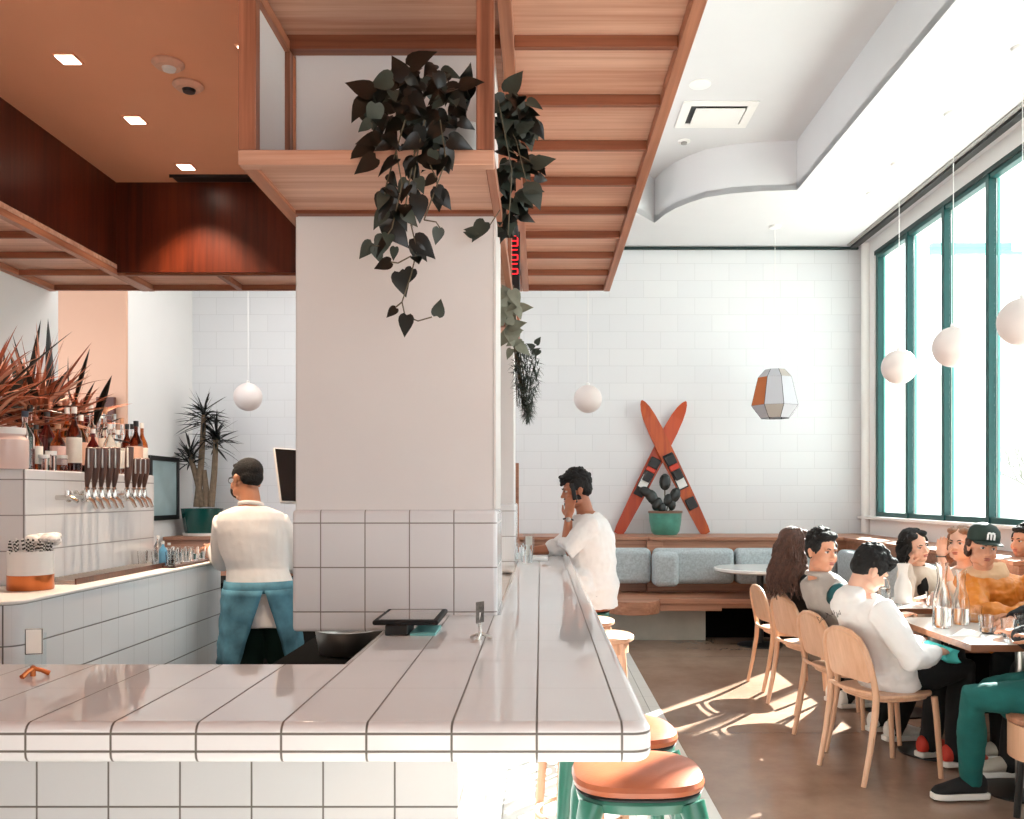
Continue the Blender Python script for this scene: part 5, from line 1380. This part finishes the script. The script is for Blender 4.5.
# --- phone man on the stool
my=5.88
J=dict(head=(.238,my,1.520),look=(-.97,-.12,-.20),neck=(.300,my,1.375),chest=(.345,my,1.175),pelvis=(.365,my,.870),rv=(-.10,1,0),k=1.0,
 arms=[dict(s=(.315,my-.175,1.300),e=(.165,my-.19,1.125),w=(.180,my-.125,1.345),d=(.12,.20,1),n=(.55,.85,-.1),side=1,curl=.28,cv=[.12,.2,.3,.4],spread=.12),
       dict(s=(.315,my+.175,1.300),e=(.12,my+.19,1.125),w=(-.10,my+.10,1.105),n=(0,0,-1),side=-1,curl=.25)],
 legs=[((.34,my-.06,.845),(.02,my-.08,.73),(.12,my-.13,.32),(-1,0)),((.34,my+.10,.850),(.02,my+.12,.745),(.12,my+.12,.32),(-1,0))])
def phoneman_extra(r, H):
    short_hair('hairblack', 5, .014, 1, .004, .012, 90)(r,H)
    m=MB(); H.e(m,0,.062,-.078,.046,.040,.034,16,10); H.e(m,0,.090,-.040,.022,.006,.006)
    for q in (-1,1): H.e(m,.052*q,.018,-.056,.012,.034,.036)
    organic('beard', m, 'hairblack', r, .005, 2, .006, .02)
    w=V((.180,my-.125,1.345)); m=MB(); a=V((.12,.2,1)).normalized()
    u=a.cross(V((0,1,0))).normalized(); v=a.cross(u)
    m.tube([w-a*.015+u*.030*math.cos(t)+v*.030*math.sin(t) for t in [2*math.pi*i/20 for i in range(21)]],.007,8,flatten=.6)
    wt=build('watch_strap', m, 'blackmat', r, smooth=True)
    build('watch_face', MB().ell(w-a*.015-V((0,.033,0)),(.017,.007,.017)), 'steel', r, smooth=True)
person('bearded person in white shirt leaning on the counter, phone to the ear', (.40,my,.006), 'skd', J,
 top=dict(mat='cwhite',sleeve='rolled',g=.022,tail=.13,disp=.020,dsc=.07,fat=1.12,extra=[((.405,my,1.05),(.10,.17,.20)),((.30,my,.88),(.12,.17,.10)),((.27,my-.06,.94),(.11,.14,.085)),((.275,my-.09,.875),(.10,.14,.10))]), bottom=dict(mat='cgreen',g=.012), shoe=('shoeb','blackmat'), hair=phoneman_extra)
tag(build('mobile_phone', MB().obox((.215,my-.108,1.505), V((.014,-.003,.002)), V((.001,.004,0)), V((-.012,0,.066))), 'screen', bev=.003), 'dark mobile phone held to the ear of the bearded person', 'phone')

# --- P1 white hoodie
J=dict(head=(1.752,4.70,1.085),look=(.80,.10,-.50),up=(.35,0,1),neck=(1.685,4.72,.955),chest=(1.775,4.74,.79),pelvis=(1.865,4.76,.545),rv=(-.29,.95,0),k=1.0,
 arms=[dict(s=(1.765,4.565,.885),e=(1.90,4.49,.650),w=(2.06,4.60,.665),n=(0,.3,-1),side=1,curl=.45),
       dict(s=(1.69,4.90,.885),e=(1.90,4.96,.66),w=(2.07,4.80,.675),n=(0,-.2,-1),side=-1,curl=.3)],
 legs=[((1.93,4.70,.52),(2.30,4.80,.54),(2.26,4.80,.10),(1,.2)),((1.88,4.86,.52),(2.28,4.98,.54),(2.20,4.98,.10),(1,.3))])
def p1_extra(r, H):
    short_hair('hairblack', 8, .010, 1, .004, .010, 100)(r,H)
    # small scribbled print on the hoodie back
    rn=R(2); m=MB()
    c=P(832,619,4.48)
    for k in range(9):
        x=c.x-.065+.015*k; z=c.z+rn.uniform(-.008,.008)+.004*k-.008
        pts=[(x+rn.uniform(-.009,.009), 4.50+.004*k, z+rn.uniform(-.016,.016)) for _ in range(5)]
        m.tube(pts,.0014,4)
    build('back_print', m, 'cblack', r)
person('person in a white hoodie with black hair looking down, on the nearest bentwood chair', (1.8,4.75,0), 'skc', J,
 top=dict(mat='cwhite',name='hoodie',sleeve='long',g=.028,tail=.10,disp=.016,dsc=.08,fat=.88,extra=[((1.655,4.72,.955),(.085,.115,.055),Matrix.Rotation(-.5,3,'Y')),((1.635,4.73,.90),(.06,.10,.065))]),
 bottom=dict(mat='cblack',g=.014), shoe=('shoer','shoew'), hair=p1_extra)

# --- P2 vest
J=dict(head=(1.690,5.30,1.145),look=(.42,-.90,-.06),up=(.06,0,1),neck=(1.675,5.33,1.005),chest=(1.775,5.34,.83),pelvis=(1.91,5.36,.545),rv=(-.25,.97,0),k=.98,
 arms=[dict(s=(1.735,5.155,.915),e=(1.87,5.05,.72),w=(2.08,5.14,.775),n=(0,0,-1),side=1,curl=.3),
       dict(s=(1.70,5.50,.90),e=(1.86,5.58,.72),w=(2.02,5.50,.70),n=(0,0,-1),side=-1,curl=.3)],
 legs=[((1.93,5.28,.52),(2.28,5.30,.54),(2.14,5.30,.10),(1,.2)),((1.90,5.44,.52),(2.28,5.50,.54),(2.12,5.52,.10),(1,.3))])
def p2_extra(r, H):
    short_hair('hairblack', 12, .012, 0, .004, .012, 90)(r,H)
    m=MB(); torso(m, J['pelvis'], J['chest'], V(J['neck'])+V((-.01,0,-.005)), J['rv'], .022, .96)
    nk=V(J['neck']); m.tube([nk+V((.060*math.cos(t)-.0,.066*math.sin(t),.012)) for t in [2*math.pi*i/24 for i in range(25)]],.016,8)
    organic('quilted_vest', m, 'cgrey', r, .008, 4, .014, .05)
person('person in a grey vest over a teal top turning to look at the camera', (1.8,5.35,0), 'skb', J,
 top=dict(mat='cteal',sleeve='long',g=.014,disp=.008), bottom=dict(mat='cblack',g=.012), shoe=('shoew','shoew'), hair=p2_extra)

# --- P3 long hair
J=dict(head=(1.755,6.10,1.140),look=(.85,.52,-.05),neck=(1.77,6.11,.985),chest=(1.85,6.13,.82),pelvis=(1.97,6.18,.545),rv=(-.30,.95,0),k=.92,
 arms=[dict(s=(1.80,5.97,.91),e=(1.93,5.92,.70),w=(2.12,6.02,.775),n=(0,0,-1),side=1,curl=.3),
       dict(s=(1.72,6.27,.91),e=(1.90,6.33,.70),w=(2.10,6.26,.775),n=(0,0,-1),side=-1,curl=.3)],
 legs=[((1.98,6.10,.52),(2.28,6.12,.54),(2.14,6.12,.10),(1,.2)),((1.95,6.26,.52),(2.26,6.32,.54),(2.12,6.32,.10),(1,.3))])
person('person with very long wavy brown hair seen from behind on a bentwood chair', (1.86,6.15,0), 'skc', J,
 top=dict(mat='cblack',sleeve='long',g=.014,disp=.008), bottom=dict(mat='cblack',g=.012), shoe=('shoew','shoew'),
 hair=long_hair('hairbrown', 3, .395, .12, True, (-.14,-.02,-1), 330, rad=.0075))

# --- G1 leaning woman
J=dict(head=(2.722,6.40,1.118),look=(.32,-.93,-.10),up=(-.30,0,1),neck=(2.79,6.50,.985),chest=(2.87,6.55,.82),pelvis=(2.97,6.60,.54),rv=(-.85,-.30,0),k=.92,
 arms=[dict(s=(2.70,6.50,.90),e=(2.60,6.28,.785),w=(2.645,6.36,.985),d=(.25,.1,1),n=(.6,.6,.2),side=-1,curl=.5),
       dict(s=(3.00,6.52,.90),e=(3.0,6.30,.79),w=(2.78,6.22,.775),n=(0,0,-1),side=-1,curl=.3)],
 legs=[((2.90,6.55,.52),(2.85,6.38,.50),(2.85,6.45,.10),(-.3,-1)),((3.04,6.55,.52),(3.05,6.34,.50),(3.05,6.42,.10),(-.1,-1))])
def g1_extra(r,H):
    long_hair('hairblack', 14, .17, .05, True, (0,0,-1), 190, rad=.0075)(r,H)
    m=MB(); m.ell((2.80,6.455,.86),(.058,.055,.125)); organic('black_top', m, 'cblack', r, .007, 3)
person('woman with dark shoulder-length hair in a cream sweater resting her cheek on her hand', (2.93,6.58,0), 'skc', J,
 top=dict(mat='ccream',name='sweater',sleeve='long',g=.022,disp=.010), bottom=dict(mat='cblack',g=.012), shoe=None, hair=g1_extra)

# --- G2 cap man
J=dict(head=(2.690,5.36,1.170),look=(-.10,-.97,-.12),up=(.10,0,1),neck=(2.74,5.43,1.025),chest=(2.83,5.48,.85),pelvis=(2.99,5.55,.55),rv=(-.86,.05,0),k=1.04,
 arms=[dict(s=(2.64,5.42,.93),e=(2.60,5.22,.785),w=(2.74,5.06,.790),n=(0,0,-1),side=-1,curl=.4),
       dict(s=(3.02,5.42,.93),e=(2.96,5.16,.800),w=(2.74,5.10,.800),n=(0,0,-1),side=1,curl=.4)],
 legs=[((2.92,5.50,.52),(2.86,5.10,.54),(2.86,5.12,.10),(-.1,-1)),((3.08,5.50,.52),(3.05,5.10,.54),(3.05,5.12,.10),(0,-1))])
def g2_extra(r,H):
    m=MB(); rn=R(6)
    for _ in range(90):
        a=rn.uniform(-.15,math.pi+.15)+math.pi; H.e(m,.078*math.cos(a)+rn.uniform(-.008,.008),-.02+.085*math.sin(a)+rn.uniform(-.01,.01),rn.uniform(-.055,.04),.015,.015,.017,8,6)
    organic('hair', m, 'hairbrown', r, .005, 2, .008, .02)
    m=MB(); H.e(m,0,-.008,.070,.088,.104,.078,28,18); b=m
    # flatten below brim: crown cylinder
    H2=[(H.p(0,-.008,.045),.089,.104),(H.p(0,-.008,.075),.090,.105),(H.p(0,-.010,.110),.084,.096),(H.p(0,-.014,.138),.060,.070),(H.p(0,-.016,.150),.02,.024)]
    m=MB().loft([(c,H.R@V((a_,0,0)),H.R@V((0,b_,0))) for c,a_,b_ in H2],32); cap=build('cap', m, 'capg', r, smooth=True)
    vs=[];K=14
    for off in (0,.006):
        for i in range(K+1):
            t=math.pi*i/K
            vs.append(H.p(.082*math.cos(t),-.008+.100*math.sin(t),.046+off)); vs.append(H.p(.080*math.cos(t),.085+.070*math.sin(t),.040-.008*abs(math.cos(t))+off))
    o_=2*(K+1); f_=[(2*i,2*i+1,2*i+3,2*i+2) for i in range(K)]+[(o_+2*i,o_+2*i+2,o_+2*i+3,o_+2*i+1) for i in range(K)]+[(2*i+1,o_+2*i+1,o_+2*i+3,2*i+3) for i in range(K)]
    build('cap_brim', MB().add(vs,f_), 'capg', r, smooth=True)
    m=MB(); y_=.1005
    def q(x,z): return H.p(x,y_-(abs(x)**2)*4-(.0 if z<.085 else (z-.085)*.25),z)
    for x in (-.019,0,.019): m.tube([q(x,.064),q(x,.080),q(x,.098)],.0062,6)
    m.tube([q(-.019,.100),q(-.010,.104),q(0,.100),q(.010,.104),q(.019,.100)],.0062,6)
    build('cap_letter', m, 'cwhite', r, smooth=True)
    # hood behind the neck, lighter lining
    m=MB(); nk=V(J['neck'])
    m.loft([(nk+V((.02,.03,.03)),(.115,.0,.02),(0,.085,0)),(nk+V((.01,.0,-.02)),(.135,0,.0),(0,.10,0)),(nk+V((0,-.03,-.07)),(.10,0,0),(0,.07,0))],20)
    organic('hood', m, 'ctan', r, .008, 4, .014, .06)
    return
    m=MB(); m.loft([(nk+V((-.02,-.085,-.02)),(.036,0,0),(0,.03,0)),(nk+V((-.02,-.122,-.12)),(.014,0,0),(0,.02,0))],12); m=MB().ell((2.735,5.330,.965),(.050,.022,.055)); organic('undershirt', m, 'cblack', r, .006, 3)
M['capg']=flat('dark_green_cap', rgb(18,40,32), .7)
person('person in orange hooded jacket and dark green cap with white letter', (2.98,5.52,0), 'skb', J,
 top=dict(mat='corange',name='jacket',sleeve='long',g=.034,disp=.034,dsc=.06,fat=1.15), bottom=dict(mat='cblack',g=.012), shoe=None, hair=g2_extra, facekw=dict(brow='hairbrown'))

# --- G3 waving woman behind cap man
J=dict(head=(2.865,6.0,1.155),look=(-.75,-.62,0),neck=(2.91,6.03,1.01),chest=(2.96,6.05,.84),pelvis=(3.03,6.05,.55),rv=(-.45,.85,0),k=.9,
 arms=[dict(s=(2.93,5.90,.93),e=(2.76,5.88,.83),w=(2.705,5.95,1.075),d=(0.02,-.05,1),n=(-.2,-1,0),side=1,curl=.15,cv=[.25,.2,.2,.25],spread=.16),
       dict(s=(2.98,6.2,.93),e=(2.85,6.22,.78),w=(2.70,6.15,.775),n=(0,0,-1),side=-1,curl=.3)],
 legs=[((2.98,5.98,.52),(2.80,5.98,.52),(2.85,5.98,.10),(-1,0)),((2.98,6.14,.52),(2.80,6.14,.52),(2.85,6.14,.10),(-1,0))])
def g3_extra(r,H):
    long_hair('hairblond', 24, .20, .05, True, (0,0,-1), 170, rad=.0075)(r,H)
    w=V(J['arms'][0]['w']); build('bracelet', MB().tube([w+V((.030*math.cos(t),.028*math.sin(t),.0)) for t in [2*math.pi*i/20 for i in range(21)]],.004,6), 'black', r, smooth=True)
person('person with light brown hair raising an open hand behind the person in the cap', (3.0,6.05,0), 'skc', J,
 top=dict(mat='ccream',sleeve='rolled',g=.018,disp=.010), bottom=dict(mat='cblack',g=.012), shoe=None, hair=g3_extra)

# --- G4 black sleeve at the right edge
J=dict(head=(3.02,4.88,1.20),look=(-.9,-.2,-.2),neck=(3.03,4.9,1.045),chest=(3.03,4.92,.87),pelvis=(3.06,4.95,.56),rv=(0,1,0),k=1.0,
 arms=[dict(s=(2.99,4.72,.96),e=(2.80,4.74,.825),w=(2.62,4.80,.79),n=(0,0,-1),side=1,curl=.4),
       dict(s=(2.99,5.08,.96),e=(2.86,5.06,.80),w=(2.66,4.95,.79),n=(0,0,-1),side=-1,curl=.4)],
 legs=[((3.0,4.86,.52),(2.60,4.74,.54),(2.46,4.62,.10),(-1,0)),((3.0,5.04,.52),(2.62,5.00,.54),(2.56,4.90,.10),(-1,0))])
person('person in black whose sleeve rests on the front table at the right edge', (3.05,4.94,0), 'skb', J,
 top=dict(mat='cblack',sleeve='long',g=.034,disp=.012,fat=1.1), bottom=dict(mat='cblack',g=.012), shoe=('shoeg','shoew'), hair=short_hair('hairblack', 31))

# --- G5 teal jeans, bottom right
J=dict(head=(2.58,4.06,1.25),look=(-.9,.3,-.1),neck=(2.57,4.05,1.09),chest=(2.56,4.04,.91),pelvis=(2.50,4.03,.60),rv=(.05,1,0),k=1.05,
 arms=[dict(s=(2.50,3.86,1.0),e=(2.38,3.90,.75),w=(2.34,4.10,.80),n=(0,0,-1),side=1,curl=.3),
       dict(s=(2.50,4.22,1.0),e=(2.42,4.30,.78),w=(2.40,4.42,.79),n=(0,0,-1),side=-1,curl=.3)],
 legs=[((2.46,3.98,.565),(2.03,4.14,.535),(2.10,4.30,.095),(-1,-.05)),((2.46,4.16,.565),(2.26,4.40,.53),(2.68,4.40,.095),(-1,.1))])
def g5_extra(r,H):
    short_hair('hairblack', 33)(r,H)
    m=MB()
    a=V((2.335,3.90,.83)); b=V((2.29,3.93,.70))
    for i in range(9):
        t=i/9; p=a.lerp(b,t)+V((-.012,-.045,0)); m.tube([p+V((-.018,0,.004)),p+V((0,-.002,-.004)),p+V((.018,0,.006)),p+V((.004,-.001,.010))],.0022,4)
    build('sleeve_lettering', m, 'ctan', r)
person('person in teal jeans and black sneakers seated on the drum stool', (2.42,4.06,0), 'skb', J,
 top=dict(mat='cblack',sleeve='long',g=.026,disp=.012), bottom=dict(mat='cjean',g=.006,name='jeans',disp=.012), shoe=('shoeb','shoew'), hair=g5_extra)

# --- G6 small dark head at the right edge
J=dict(head=(3.545,6.45,1.145),look=(-.9,-.3,0),neck=(3.55,6.47,1.0),chest=(3.52,6.48,.83),pelvis=(3.48,6.5,.56),rv=(0,1,0),k=.82,
 arms=[dict(s=(3.50,6.32,.92),e=(3.40,6.28,.72),w=(3.26,6.32,.66),n=(0,0,-1),side=1,curl=.4),
       dict(s=(3.50,6.62,.92),e=(3.42,6.66,.72),w=(3.3,6.6,.66),n=(0,0,-1),side=-1,curl=.4)],legs=[])
# loose shoes under the table: beige canvas sneaker of the far diner
person('small dark-haired person in black on the window bench at the right edge', (3.48,6.5,0), 'skb', J,
 top=dict(mat='cblack',sleeve='long',g=.02,disp=.01), bottom=None, shoe=None, hair=short_hair('hairblack', 41))
